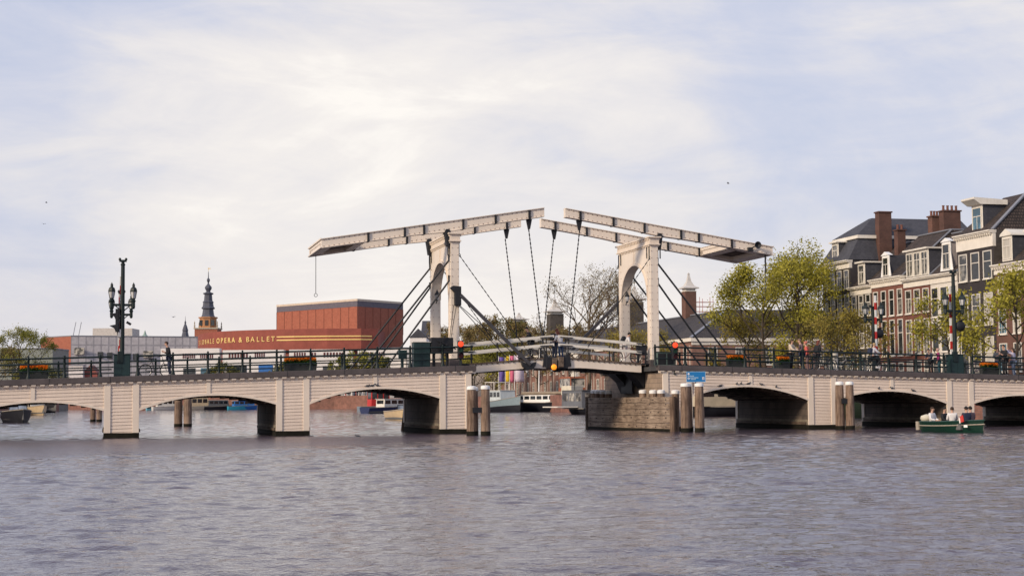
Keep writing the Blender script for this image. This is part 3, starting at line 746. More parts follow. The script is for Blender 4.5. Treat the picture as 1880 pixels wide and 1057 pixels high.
# stone side of the far abutment is its pier; iron cheek on it
ck = MB().prism([(29.0, 2.05), (28.92, 3.4), (28.9, 3.4), (28.9, 2.05)], 'y', 4.6, 6.6); ck.build('cheek_plate', IRON, bridge)

# ---------------------------------------------------------------- street furniture on the bridge
def barrier_mast(label, u, v, rot, cabinet, arm_side, disc, hood, pole_h=5.9, cross=3.62, ay=0.14):
    t = thing('barrier_mast', label, 'lamp mast', u, v, zt(u) - 0.05, rot, 'lantern masts with barrier arms at the bridge ends')
    if cabinet:
        c = MB().box(-0.40, 0.40, -0.24, 0.34, 0.0, 1.12).build('cabinet', CABIN, t, bevel=0.02)
        MB().box(-0.43, 0.43, -0.27, 0.37, 1.125, 1.16).box(-0.375, -0.01, -0.252, -0.242, 0.1, 1.06).box(0.01, 0.375, -0.252, -0.242, 0.1, 1.06).build('cabinet_door', CABIN, c, bevel=0.006)
    p = MB().lathe([(0.13, 0), (0.13, 0.25), (0.12, 0.35), (0.115, 2.2), (0.10, pole_h - 0.3), (0.12, pole_h - 0.28), (0.12, pole_h - 0.22), (0.08, pole_h - 0.2), (0.10, pole_h - 0.02)], 10)
    p.box(-0.18, 0.18, -0.10, 0.10, pole_h - 0.12, pole_h - 0.05)
    for e in (-0.15, 0.15): p.ball((e, 0, pole_h + 0.01), 0.08, 6, 4)
    p.build('pole', GREENI, t, smooth=40)
    z = cross
    for e in (-1, 1):
        a = MB().beam((0, 0, z), (e * 0.53, 0, z), 0.09, 0.12); a.beam((e * 0.08, 0, z - 0.28), (e * 0.36, 0, z - 0.03), 0.04, 0.05)
        a.lathe([(0.05, -0.2), (0.09, -0.12), (0.09, 0.14), (0.13, 0.2), (0.08, 0.26)], 8, (e * 0.53, 0, z)); arm = a.build('bracket_arm', GREENI, t)
        l = MB().lathe([(0.09, 0.26), (0.11, 0.32), (0.115, 0.34)], 6, (e * 0.53, 0, z)).lathe([(0.20, 0.66), (0.20, 0.72), (0.16, 0.84), (0.075, 0.90), (0.075, 1.02), (0.02, 1.10), (0.01, 1.14)], 6, (e * 0.53, 0, z))
        for k in range(6):
            q = 2 * math.pi * (k + 0.5) / 6; l.beam((e * 0.53 + 0.115 * math.cos(q), 0.115 * math.sin(q), z + 0.33), (e * 0.53 + 0.185 * math.cos(q), 0.185 * math.sin(q), z + 0.68), 0.02, 0.02)
        l = l.build('lantern', GREENI, t)
        MB().lathe([(0.11, 0.345), (0.178, 0.655)], 6, (e * 0.53, 0, z)).build('lantern_glass', LAMPG, l)
    # striped barrier arm standing upright beside the pole
    ar = MB(); x = arm_side; z0 = 1.0
    while z0 < 5.0:
        ar.cur = int(round((z0 - 1.0) / 0.45)) % 2; ar.box(x - 0.06, x + 0.06, ay, ay + 0.065, z0, min(5.2, z0 + 0.45)); z0 += 0.45
    ar.build('barrier_arm', [WHITE, RED], t)
    MB().box(x - 0.14, x + 0.14, -0.3, -0.1, 0.7, 1.3).build('barrier_motor', GREENI, t, bevel=0.02)
    if disc:
        d = MB().lathe([(0.30, 0), (0.31, 0.03), (0.24, 0.12), (0.06, 0.16)], 18); d.xf(Matrix.Translation((disc * 0.42, 0.02, cross - 0.85)) @ Matrix.Rotation(R(90), 4, 'X'))
        d.beam((0, 0, cross - 0.85), (disc * 0.4, 0, cross - 0.85), 0.05, 0.05).beam((disc * 0.42, -0.02, cross - 0.55), (disc * 0.5, -0.2, cross - 0.5), 0.2, 0.03)
        d.build('signal_disc', IRON, t, smooth=40)
    if hood:
        s_ = MB()
        for z in (cross - 0.42, cross - 1.0):
            s_.prism([(-0.62, z - 0.04), (-0.30, z + 0.02), (-0.22, z + 0.10), (-0.18, z - 0.36), (-0.34, z - 0.30), (-0.40, z - 0.16)], 'y', -0.16, 0.16)
        s_.box(-0.34, -0.14, -0.14, 0.14, cross - 1.35, cross - 0.2); s_.beam((-0.2, 0, cross - 0.3), (0, 0, cross - 0.3), 0.05, 0.05); s_.beam((-0.2, 0, cross - 1.6), (0, 0, cross - 1.6), 0.05, 0.05); s_.beam((-0.26, 0, cross - 1.3), (-0.2, 0, cross - 1.6), 0.05, 0.05)
        s_.build('signal_head', IRON, t)
        MB().box(-0.22, -0.06, -0.12, 0.12, cross - 1.62, cross - 1.22).build('signal_back', M('grey_box', (0.4, 0.4, 0.42)), t, bevel=0.02)
        MB().beam((0.2, 0, cross - 0.85), (0.42, 0, cross - 0.98), 0.1, 0.12).build('camera', IRON, t)
    return t
barrier_mast('tall dark lantern mast rising from a green cabinet at the left end of the railing', 0.85, 0.62, 0, True, -0.085, 0, True)
barrier_mast('lantern mast seen behind the tall one on the left green cabinet', 0.85, 9.6, 0, False, -0.10, 0, False, 4.9)
barrier_mast('dark lantern mast on the green cabinet in front of the white and black houses', 46.95, 0.62, 0, True, -0.125, 0.9, False)
barrier_mast('lantern mast with a bold red and white barrier arm before the red brick houses', 46.30, 9.3, 0, False, 0.09, 0.9, False, 4.4, 3.55, -0.17)

def traffic_light(label, u, v, z, rot=180):
    t = thing('traffic_light', label, 'traffic light', u, v, z, 0, 'red traffic lights facing the water')
    MB().box(-0.15, 0.15, -0.12, 0.10, 0.55, 1.52).build('housing', IRON, t, bevel=0.03)
    MB().tube([(0, 0.0, -0.25), (0, 0.0, 0.6)], 0.055, 8).build('post', GREENI, t)
    for k, (m, nm) in enumerate(((M('dark_red_lens', (0.05, 0.005, 0.008)) if 'dark_red_lens' not in MATS else MATS['dark_red_lens'], 'lower_lens'), (M('green_lens', (0.01, 0.05, 0.03)) if 'green_lens' not in MATS else MATS['green_lens'], 'middle_lens'), (E_RED, 'lit_lens'))):
        l = MB().lathe([(0.125 if k < 2 else 0.15, 0), (0.12 if k < 2 else 0.14, 0.03), (0.05, 0.05)], 14); l.xf(Matrix.Translation((0, -0.122, 0.74 + k * 0.30)) @ Matrix.Rotation(R(90), 4, 'X')); l.build(nm, m, t, smooth=40)
        h = MB()
        vs = []
        for i in range(9):
            a = R(180 * i / 8); vs += [(0.15 * math.cos(a), -0.12, 0.74 + k * 0.30 + 0.15 * math.sin(a)), (0.15 * math.cos(a), -0.24, 0.74 + k * 0.30 + 0.15 * math.sin(a))]
        if k < 2: h.add(vs, [(2 * i, 2 * i + 2, 2 * i + 3, 2 * i + 1) for i in range(8)]); h.build('visor', IRON, t)
    return t
traffic_light('red traffic light on the coping beside the left bridge tower', 17.99, -0.03, 3.32)
traffic_light('red traffic light on the railing to the right of the right bridge tower', 29.81, -0.03, 3.28)

# control boxes by the left tower
t = thing('control_cabinet', 'green steel control cabinet behind the railing left of the winch box', 'cabinet', 16.06, 0.80, zt(16) - 0.06)
b = MB().box(-0.44, 0.44, -0.32, 0.32, 0.02, 1.34).build('body', CABIN, t, bevel=0.02); MB().box(-0.47, 0.47, -0.35, 0.35, 1.345, 1.39).build('lid', M('grey_lid', (0.42, 0.40, 0.36)), t, bevel=0.01)
MB().box(-0.40, -0.01, -0.332, -0.322, 0.1, 1.28).box(0.01, 0.40, -0.332, -0.322, 0.1, 1.28).build('door', CABIN, b)
t = thing('winch_box', 'black winch box with crank handles on legs at the foot of the left tower', 'winch', 17.15, 0.75, zt(17) - 0.06)
MB().box(-0.60, 0.58, -0.25, 0.3, 0.75, 1.58).build('body', IRON, t, bevel=0.03)
l = MB()
for e in (-0.42, 0.3): l.box(e - 0.06, e + 0.06, -0.1, 0.1, 0, 0.75)
l.build('leg', IRON, t)
for x, a in ((-0.15, 60), (0.2, 155)):
    MB().beam((x - 0.55 * math.cos(R(a)), -0.34, 1.2 - 0.55 * math.sin(R(a))), (x + 0.55 * math.cos(R(a)), -0.34, 1.2 + 0.55 * math.sin(R(a))), 0.05, 0.06).tube([(x, -0.24, 1.2), (x, -0.40, 1.2)], 0.06, 8).build('crank_handle', IRON, t)
t = thing('control_console', 'small green control panel on a post left of the control cabinet', 'control panel', 15.05, 0.6, zt(15) - 0.06)
MB().box(-0.22, 0.22, -0.10, 0.1, 0.5, 0.98).build('panel', CABIN, t, bevel=0.02); MB().box(-0.05, 0.05, -0.04, 0.04, 0, 0.5).build('post', CABIN, t)
t = thing('glazed_box', 'grey green steel box behind the railing at the foot of the right tower', 'cabinet', 29.6, 0.95, zt(29.6) - 0.06)
MB().box(-0.52, 0.5, -0.25, 0.25, 0.05, 0.78).build('body', M('grey_green_steel', (0.09, 0.13, 0.12), 0.4, 0.15, 1.5), t, bevel=0.03); MB().box(-0.48, -0.03, -0.262, -0.252, 0.12, 0.72).box(0.05, 0.45, -0.262, -0.252, 0.12, 0.72).build('panel', IRON, t)
for u, v, lab in ((42.06, 6.0, 'pale grey steel bollard post standing between the parked bicycles'),):
    t = thing('bollard', lab, 'bollard', u, v, zt(u) - 0.06); MB().lathe([(0.2, 0), (0.2, 1.15), (0.21, 1.2), (0.21, 1.28), (0.14, 1.34), (0.02, 1.36)], 14).build('body', M('pale_steel', (0.50, 0.47, 0.42)), t, smooth=40)

# flower planters
TUL = [M_leaf('orange_tulip', (0.85, 0.17, 0.015), (0.95, 0.28, 0.02), (0.95, 0.46, 0.04)), M_leaf('tulip_leaf', (0.03, 0.08, 0.02), (0.05, 0.12, 0.03), (0.08, 0.15, 0.04))]
def petals(n, box, sz, seed):
    g = np.random.default_rng(seed); c = g.uniform(-1, 1, (n, 3)) * box; c[:, 2] -= (np.abs(c[:, 0]) / box[0]) ** 2 * 0.05
    return cards(c, g.uniform(0.7, 1.3, n) * sz, g)
def cards(c, s, g):
    n = len(c); a = g.normal(size=(n, 3)); a /= np.linalg.norm(a, axis=1)[:, None]; b = np.cross(a, g.normal(size=(n, 3))); b /= np.linalg.norm(b, axis=1)[:, None]
    s = s[:, None]; v = np.stack([c - a * s * 0.5, c + b * s * 0.32, c + a * s * 0.5, c - b * s * 0.32], 1).reshape(-1, 3)
    return v, np.arange(4 * n).reshape(n, 4)
def planter(label, u, v, wd, seed):
    t = thing('flower_planter', label, 'planter', u, v, zt(u) - 0.06, 0, 'planters of orange tulips along the railing')
    MB().prism([(-wd / 2, 0.02), (wd / 2, 0.02), (wd / 2 + 0.05, 0.42), (-wd / 2 - 0.05, 0.42)], 'y', -0.22, 0.22).build('box', M('planter_box', (0.03, 0.034, 0.034), 0.7) if 'planter_box' not in MATS else MATS['planter_box'], t, bevel=0.015)
    vv, ff = petals(int(900 * wd), np.array([wd / 2, 0.22, 0.13]), 0.16, seed); vv[:, 2] += 0.50; raw_mesh('leaves', vv, ff, TUL[1], t)
    vv, ff = petals(int(1100 * wd), np.array([wd / 2, 0.22, 0.10]), 0.085, seed + 1); vv[:, 2] += 0.68; raw_mesh('flowers', vv, ff, TUL[0], t)
for lab, x, v, wd, k in (('wide planter of orange tulips behind the railing at the far left', 62, 1.0, 1.30, 1), ('long planter of orange tulips between the opera sign and the left stays', 551, 0.75, 1.6, 2),
                         ('planter of orange tulips at the foot of the right stays', 1352, 0.8, 1.0, 3), ('small planter of orange tulips beside the person in the cream jacket', 1437, 0.8, 0.62, 4),
                         ('planter of orange tulips to the right of the green mast cabinet', 1816, 0.8, 0.95, 5)):
    u_ = {62: -3.38, 551: 9.74, 1352: 33.70, 1437: 36.45, 1816: 49.19}[x]
    planter(lab, u_, v, wd, k * 10)

# ---------------------------------------------------------------- people
def skin_mesh(nodes, edges, root, sub=1):
    me = bpy.data.meshes.new('tmp'); names = list(nodes); ix = {n: i for i, n in enumerate(names)}
    me.from_pydata([nodes[n][0] for n in names], [(ix[a], ix[b]) for a, b in edges], [])
    o = bpy.data.objects.new('tmp', me); COL.objects.link(o)
    md = o.modifiers.new('s', 'SKIN'); md.use_smooth_shade = True
    for i, n in enumerate(names):
        sv = me.skin_vertices[0].data[i]; r = nodes[n][1]; sv.radius = r if isinstance(r, tuple) else (r, r); sv.use_root = (n == root)
    sb = o.modifiers.new('b', 'SUBSURF'); sb.levels = sub; sb.render_levels = sub
    dg = bpy.context.evaluated_depsgraph_get(); out = bpy.data.meshes.new_from_object(o.evaluated_get(dg))
    bpy.data.objects.remove(o); bpy.data.meshes.remove(me)
    return out
J0 = dict(pel=(0, 0, .93), wai=(0, .0, 1.10), che=(0, .0, 1.30), nb=(0, -.01, 1.44), nk=(0, .01, 1.52), hd=(0, .03, 1.60), ht=(0, .02, 1.70),
          shL=(-.18, -.01, 1.40), elL=(-.235, -.04, 1.13), wrL=(-.24, .08, .92), haL=(-.24, .12, .845), shR=(.18, -.01, 1.40), elR=(.235, -.04, 1.13), wrR=(.24, .08, .92), haR=(.24, .12, .845),
          hiL=(-.09, 0, .90), knL=(-.10, .02, .49), anL=(-.10, -.03, .08), toL=(-.11, .13, .035), hiR=(.09, 0, .90), knR=(.10, .02, .49), anR=(.10, -.03, .08), toR=(.11, .13, .035))
RAD = dict(pel=(.15, .11), wai=(.135, .10), che=(.155, .105), nb=.07, nk=.052, hd=(.078, .095), ht=(.06, .072), sh=.062, el=.042, wr=.028, ha=.034, hi=.088, kn=.058, an=.04, to=.035)
UPPER = ('wai', 'che', 'nb', 'nk', 'hd', 'ht', 'shL', 'elL', 'wrL', 'haL', 'shR', 'elR', 'wrR', 'haR')
EDG = [('pel', 'wai'), ('wai', 'che'), ('che', 'nb'), ('nb', 'nk'), ('nk', 'hd'), ('hd', 'ht')] + [e for s in 'LR' for e in (('che', 'sh' + s), ('sh' + s, 'el' + s), ('el' + s, 'wr' + s), ('wr' + s, 'ha' + s), ('pel', 'hi' + s), ('hi' + s, 'kn' + s), ('kn' + s, 'an' + s), ('an' + s, 'to' + s))]
def rad(n, add=0.0):
    r = RAD.get(n, RAD.get(n[:2])); return (r[0] + add, r[1] + add) if isinstance(r, tuple) else (r + add, r + add)
SHOE = cmat(0.03, 0.03, 0.035)
def person(label, u, v, z, rot, top, bottom, hair, style='short', pose=None, lean=0.0, h=1.75, shoes=None, coat=0.0, bare=False, pack=None, sleeve=True, head_turn=0.0, group=None):
    t = thing('person', label, 'person', u, v, z, rot, group)
    J = {k: Vector(p) for k, p in J0.items()}
    for k, p in (pose or {}).items():
        if k in J: J[k] = Vector(p)
    if lean:
        m = Matrix.Rotation(R(-lean), 4, 'X'); p0 = J['pel']
        for k in UPPER:
            if not (pose and k in pose): J[k] = p0 + m @ (J[k] - p0)
    s = h / 1.72
    nodes = {k: (tuple(p * s), tuple(x * s for x in rad(k))) for k, p in J.items()}
    me = skin_mesh(nodes, EDG, 'pel')
    # fingers, nose, ears and eyes go into the same body mesh
    mb = MB()
    for S_, sg in (('L', -1), ('R', 1)):
        w_, hnd = J['wr' + S_], J['ha' + S_]; d = (hnd - w_).normalized(); side = Vector((sg, 0, 0)); fw = d.cross(side).normalized()
        for k in range(4):
            q = hnd + d * 0.02 + fw * (0.027 - 0.018 * k); ln = (0.068, 0.078, 0.072, 0.055)[k]; curl = -side * 0.018
            mb.tube([q * s, (q + d * ln * 0.55 + curl * 0.4) * s, (q + d * ln * 0.95 + curl * 1.6) * s], [0.010 * s, 0.009 * s, 0.006 * s], 5)
        q = w_ + d * 0.045 + fw * 0.02; mb.tube([q * s, (q + fw * 0.035 + d * 0.03) * s, (q + fw * 0.045 + d * 0.06) * s], [0.012 * s, 0.010 * s, 0.007 * s], 5)
    hd = J['hd']; up = (J['ht'] - J['nk']).normalized()
    fr = Vector((0, 1, 0)) if abs(up.y) < 0.9 else Vector((0, 0, -1)); fr = (Matrix.Rotation(R(head_turn), 4, 'Z') @ (fr - up * fr.dot(up))).normalized(); rt = fr.cross(up).normalized()
    hc = hd + up * 0.02
    mb.add([(hc + fr * .098 + up * .02) * s, (hc + fr * .122 - up * .018) * s, (hc + fr * .094 - up * .025 + rt * .018) * s, (hc + fr * .094 - up * .025 - rt * .018) * s], [(0, 1, 2), (0, 3, 1), (1, 3, 2)])
    for e in (-1, 1): mb.ball((hc + rt * (e * .086) - up * .0 - fr * .01) * s, .026 * s, 6, 4, 0.5, 0.9, 1.2)
    n_skin = len(mb.f)
    mb.cur = 1
    for e in (-1, 1): mb.ball((hc + rt * (e * .034) + fr * .083 + up * .022) * s, .013 * s, 6, 4)
    mb.beam((hc + fr * .092 - up * .062 + rt * .024) * s, (hc + fr * .092 - up * .062 - rt * .024) * s, .008 * s, .010 * s)
    bm = bmesh.new(); bm.from_mesh(me)
    for f in bm.faces: f.material_index = 0; f.smooth = True
    vs = [bm.verts.new(p) for p in mb.v]
    for f, mi in zip(mb.f, mb.m):
        try: q = bm.faces.new([vs[i] for i in f]); q.material_index = mi; q.smooth = True
        except ValueError: pass
    bm.to_mesh(me); bm.free(); me.name = 'body'; me.materials.clear(); me.materials.append(SKIN); me.materials.append(IRON)
    o = bpy.data.objects.new('body', me); COL.objects.link(o); o.parent = t
    def garment(name, keys, add, mat, root, extra=None, edges=None):
        nd = {k: (tuple(J[k] * s), tuple(x * s for x in rad(k, add))) for k in keys}
        if extra: nd.update(extra)
        ed = [e for e in EDG if e[0] in nd and e[1] in nd] + (edges or [])
        g = skin_mesh(nd, ed, root); g.name = name; g.materials.clear(); g.materials.append(mat)
        q = bpy.data.objects.new(name, g); COL.objects.link(q); q.parent = t
    # jacket: stops short at collar and cuff
    ks = ['pel', 'wai', 'che', 'nb', 'shL', 'shR', 'elL', 'elR'] + (['wrL', 'wrR'] if sleeve else [])
    sv = {k: J[k].copy() for k in J}
    J['nb'] = J['nb'].lerp(J['che'], 0.15)
    for S_ in 'LR': J['wr' + S_] = J['wr' + S_].lerp(J['el' + S_], 0.12)
    ex, ee = {}, []
    if coat:
        for S_ in 'LR':
            ex['co' + S_] = (tuple(J['hi' + S_].lerp(J['kn' + S_], coat) * s), (.115 * s, .12 * s)); ee.append(('pel', 'co' + S_))
    garment('jacket', ks, 0.022, top, 'pel', ex, ee)
    J.update(sv)
    for S_ in 'LR': J['an' + S_] = J['an' + S_] + Vector((0, 0, .02))
    garment('trousers', ['pel', 'hiL', 'hiR', 'knL', 'knR'] + ([] if bare else ['anL', 'anR']), 0.016, bottom, 'pel')
    J.update(sv)
    sh = MB()
    for S_ in 'LR':
        a, b = J['an' + S_], J['to' + S_]; d = (b - a); d.z = 0; d = d.normalized() if d.length > 1e-3 else Vector((0, 1, 0))
        c = Vector((a.x, a.y, b.z)); sh.beam((c - d * .05) * s, (c + d * .21) * s, .085 * s, .065 * s); sh.beam((c - d * .045 + Vector((0, 0, .05))) * s, (c + d * .08 + Vector((0, 0, .045))) * s, .075 * s, .06 * s)
    sh.build('shoes', shoes or SHOE, t, bevel=0.012)
    hm = MB(); c = hc + up * .03 - fr * .018
    hm.ball((0, 0, 0), .108, 10, 7, 0.88, 1.05, 1.0)
    hm.v = [q for q in hm.v]
    ax = Matrix((rt, fr, up)).transposed().to_4x4(); keep = []
    for i, q in enumerate(hm.v):
        q = Vector(q)
        if q.y > 0.055 and q.z < 0.035: q = Vector((q.x * .7, 0.05, max(q.z, 0.03)))
        if q.z < -0.03: q = Vector((q.x, min(q.y, 0.0), -0.03 + (q.z + 0.03) * 0.5))
        hm.v[i] = tuple((c + ax @ q) * s)
    if style == 'long': hm.lathe([(.05, -.26), (.085, -.2), (.095, -.05), (.09, .03), (.03, .07)], 8, (0, 0, 0), 1.0, 0.55); k0 = len(hm.v) - 40; hm.xf(Matrix.Scale(s, 4) @ Matrix.Translation(c - fr * .055) @ ax, k0)
    if style == 'bun': hm.ball((c - fr * .11 + up * .05) * s, .05 * s, 6, 5)
    hm.build('hair', hair, t, smooth=80)
    if pack:
        b = MB(); p = J['che'] - fr * 0.0; tor = (J['che'] - J['pel']).normalized(); bk = Vector((0, -1, 0)); bk = (bk - tor * bk.dot(tor)).normalized()
        b.beam((J['wai'] + bk * .21 - tor * .05) * s, (J['che'] + bk * .21 + tor * .12) * s, .30 * s, .17 * s, up=bk); b.build('backpack', pack, t, bevel=0.04)
    return t
BLK = cmat(0.012, 0.012, 0.016); NAVY = cmat(0.02, 0.028, 0.06); DENIM = cmat(0.035, 0.06, 0.12); LDEN = cmat(0.16, 0.20, 0.28); BROWNH = cmat(0.045, 0.025, 0.015); DARKH = cmat(0.012, 0.010, 0.009)
REDH = cmat(0.13, 0.035, 0.02); BLONDE = cmat(0.35, 0.24, 0.13); WHITEC = cmat(0.68, 0.66, 0.66); CREAM = cmat(0.55, 0.46, 0.36); GREYJ = cmat(0.10, 0.11, 0.125); MAUVE = cmat(0.16, 0.105, 0.11); MAG = cmat(0.22, 0.01, 0.10); LAV = cmat(0.50, 0.46, 0.56)
LEANP = dict(elL=(-.24, .20, 1.16), wrL=(-.16, .42, 1.10), haL=(-.14, .50, 1.09), elR=(.24, .20, 1.16), wrR=(.16, .42, 1.10), haR=(.14, .50, 1.09))
PHONE = dict(elL=(-.23, .05, 1.13), wrL=(-.10, .26, 1.20), haL=(-.06, .32, 1.23), elR=(.23, .05, 1.13), wrR=(.10, .26, 1.20), haR=(.06, .32, 1.23))
WALK = dict(knL=(-.10, .14, .52), anL=(-.10, .16, .10), toL=(-.10, .31, .05), knR=(.10, -.04, .50), anR=(.10, -.28, .16), toR=(.10, -.16, .06))
zd = lambda u: zt(u) - 0.06
def leafz(u): return 3.66 + 0.05 + 0.37 * max(0.0, 1 - abs(u - UC) / 4.75)
U1 = 3.18
person('person in a black hooded jacket looking down behind the left railing', U1, 0.9, zd(U1), 95, BLK, NAVY, BROWNH, 'short', PHONE, 12, 1.74, cmat(0.35, 0.35, 0.36))
U2 = 22.97
person('person in a long black coat leaning on the left leaf of the drawbridge', U2, 4.4, leafz(U2), 92, BLK, BLK, DARKH, 'short', dict(wrL=(-.16, .40, 1.18), haL=(-.15, .48, 1.16), elL=(-.24, .2, 1.15)), 18, 1.78, coat=.6)
U3 = 24.94
person('person in a grey jacket with a dark backpack at the middle of the drawbridge', U3, 6.6, leafz(U3), -60, GREYJ, NAVY, REDH, 'short', LEANP, 14, 1.80, pack=BLK)
U4 = 25.04
person('person with long red hair, white top and blue jeans bending over the drawbridge rail', U4, 5.6, leafz(U4), 20, WHITEC, DENIM, REDH, 'long', LEANP, 26, 1.70)
U5 = 28.34
person('person in a white shirt with a dark shoulder bag on the right drawbridge leaf', U5, 4.2, leafz(U5), -88, WHITEC, WHITEC, DARKH, 'short', LEANP, 24, 1.80, pack=BLK, shoes=cmat(0.6, 0.6, 0.6))
U6 = 37.12
person('person in a cream jacket with black straps resting hands on the railing', U6, 1.2, zd(U6), -140, CREAM, BLK, BROWNH, 'long', LEANP, 6, 1.72)
U7 = 37.98
person('balding person in a brown grey jacket facing the one in cream', U7, 1.6, zd(U7), 78, MAUVE, NAVY, cmat(0.18, 0.12, 0.09), 'short', PHONE, 10, 1.80)
U8 = 38.71
person('person with a coral red scarf top close behind the brown jacket', U8, 2.5, zd(U8), 60, cmat(0.55, 0.10, 0.08), MAUVE, cmat(0.5, 0.16, 0.12), 'bun', None, 8, 1.70, coat=.3)
U9 = 38.81
person('person in black with reddish hair holding a bicycle by the railing', U9, 1.5, zd(U9), -75, BLK, BLK, REDH, 'long', PHONE, 12, 1.74, shoes=WHITEC)
U10 = 43.10
SIT = dict(knL=(-.14, .40, .88), anL=(-.14, .36, .46), toL=(-.14, .50, .42), knR=(.14, .40, .74), anR=(.14, .18, .36), toR=(.14, .32, .33))
SITZ = dict(SIT, elL=(-.25, .22, 1.18), wrL=(-.22, .44, 1.12), haL=(-.21, .50, 1.10), elR=(.25, .22, 1.18), wrR=(.22, .44, 1.12), haR=(.21, .50, 1.10))
person('fair haired cyclist in a pale shirt with a navy backpack riding to the right', U10, 3.2, zd(U10) + 0.02, -88, cmat(0.5, 0.5, 0.56), BLK, BLONDE, 'short', SITZ, 10, 1.76, pack=NAVY, shoes=WHITEC)
U11 = 45.78
person('dark haired person in a navy vest left of the one in magenta', U11, 1.3, zd(U11), 120, NAVY, BLK, DARKH, 'short', LEANP, 20, 1.48)
U12 = 46.18
person('person in a magenta padded vest beside the right mast cabinet', U12, 1.1, zd(U12), 60, MAG, cmat(0.02, 0.07, 0.09), cmat(0.45, 0.30, 0.26), 'bun', None, 5, 1.48)
U13 = 50.56
person('person dressed in black standing by the railing near the right edge', U13, 1.4, zd(U13), 100, BLK, BLK, BROWNH, 'short', PHONE, 4, 1.82, shoes=WHITEC)
U14 = 51.25
person('person in a lavender top and jeans raising both arms near the right edge', U14, 1.6, zd(U14), 40, LAV, LDEN, BROWNH, 'long', dict(elL=(-.25, .22, 1.45), wrL=(-.10, .30, 1.66), haL=(-.07, .32, 1.74), elR=(.25, .22, 1.45), wrR=(.10, .30, 1.66), haR=(.07, .32, 1.74)), 0, 1.66, shoes=WHITEC)
U15 = 50.83
person('person in a grey coat behind the planter near the right edge', U15, 2.6, zd(U15), 150, GREYJ, DENIM, BROWNH, 'short', PHONE, 6, 1.70)

# ---------------------------------------------------------------- bicycles
def bicycle(label, u, v, z, rot, col, group='bicycles on the bridge'):
    t = thing('bicycle', label, 'bicycle', u, v, z, rot, group)
    f = MB(); r = 0.34; A, B_, S_, H_ = (-0.52, 0, r), (-0.06, 0, 0.30), (-0.20, 0, 0.82), (0.36, 0, 0.86)
    for p, q in ((A, B_), (A, S_), (B_, (-0.22, 0, 0.90)), (B_, (0.40, 0, 0.72)), (S_, (0.36, 0, 0.84)), ((0.34, 0, 0.96), (0.54, 0, r))): f.tube([p, q], 0.018, 6)
    f.tube([(0.34, 0, 0.94), (0.32, 0, 1.04)], 0.015, 6); fr = f.build('frame', cmat(*col, 0.4), t)
    MB().tube([(0.10, -0.28, 1.04), (0.28, -0.22, 1.08), (0.32, 0, 1.05), (0.28, 0.22, 1.08), (0.10, 0.28, 1.04)], 0.014, 6).build('handlebar', IRON, t)
    MB().prism([(-0.36, -0.09), (-0.2, -0.07), (-0.06, -0.02), (-0.06, 0.02), (-0.2, 0.07), (-0.36, 0.09)], 'z', 0.90, 0.96).build('saddle', BLK, t, bevel=0.02)
    MB().tube([(-0.06, -0.12, 0.24), (-0.06, -0.02, 0.30), (-0.06, 0.02, 0.30), (-0.06, 0.12, 0.36)], 0.012, 5).build('pedals', IRON, t)
    for x in (-0.52, 0.54):
        wh = MB().ring((x, 0, r), 0.318, 0.024, 'y', 24, 6).build('wheel', BLK, t, smooth=60)
        sp = MB()
        for k in range(12): a = math.pi * k / 6; sp.beam((x + .03 * math.cos(a), 0, r + .03 * math.sin(a)), (x + .31 * math.cos(a), 0, r + .31 * math.sin(a)), 0.006, 0.006)
        sp.ring((x, 0, r), 0.292, 0.010, 'y', 20, 4); sp.build('spokes', M('spoke_steel', (0.55, 0.55, 0.55), 0.3, 0.05, 2, metal=0.8) if 'spoke_steel' not in MATS else MATS['spoke_steel'], wh)
    return t
for lab, x, v, dr, c in (('black bicycle parked behind the railing left of the person in the hooded jacket', 2.55, 2.6, 4, (.03, .03, .03)), ('dark bicycle beside the person in the long black coat', 23.07, 3.6, 178, (.03, .03, .035)),
                      ('bicycle held by the person in the white shirt on the right leaf', 28.23, 3.5, 0, (.12, .02, .02)), ('black bicycle held by the person with reddish hair', 39.04, 1.1, 4, (.02, .02, .02)),
                      ('bicycle parked left of the pale bollard', 40.49, 2.2, -12, (.25, .25, .26)), ('bicycle with the fair haired cyclist', 43.17, 3.2, 2, (.02, .02, .02)),
                      ('bicycle parked behind the flower planter at the right edge', 49.74, 3.0, 10, (.05, .03, .07)), ('green framed bicycle parked right of the pale bollard', 41.28, 1.6, 8, (.02, .06, .05))):
    z = leafz(x) if abs(x - UC) < 4.8 else zd(x)
    bicycle(lab, x, v, z, dr, c)

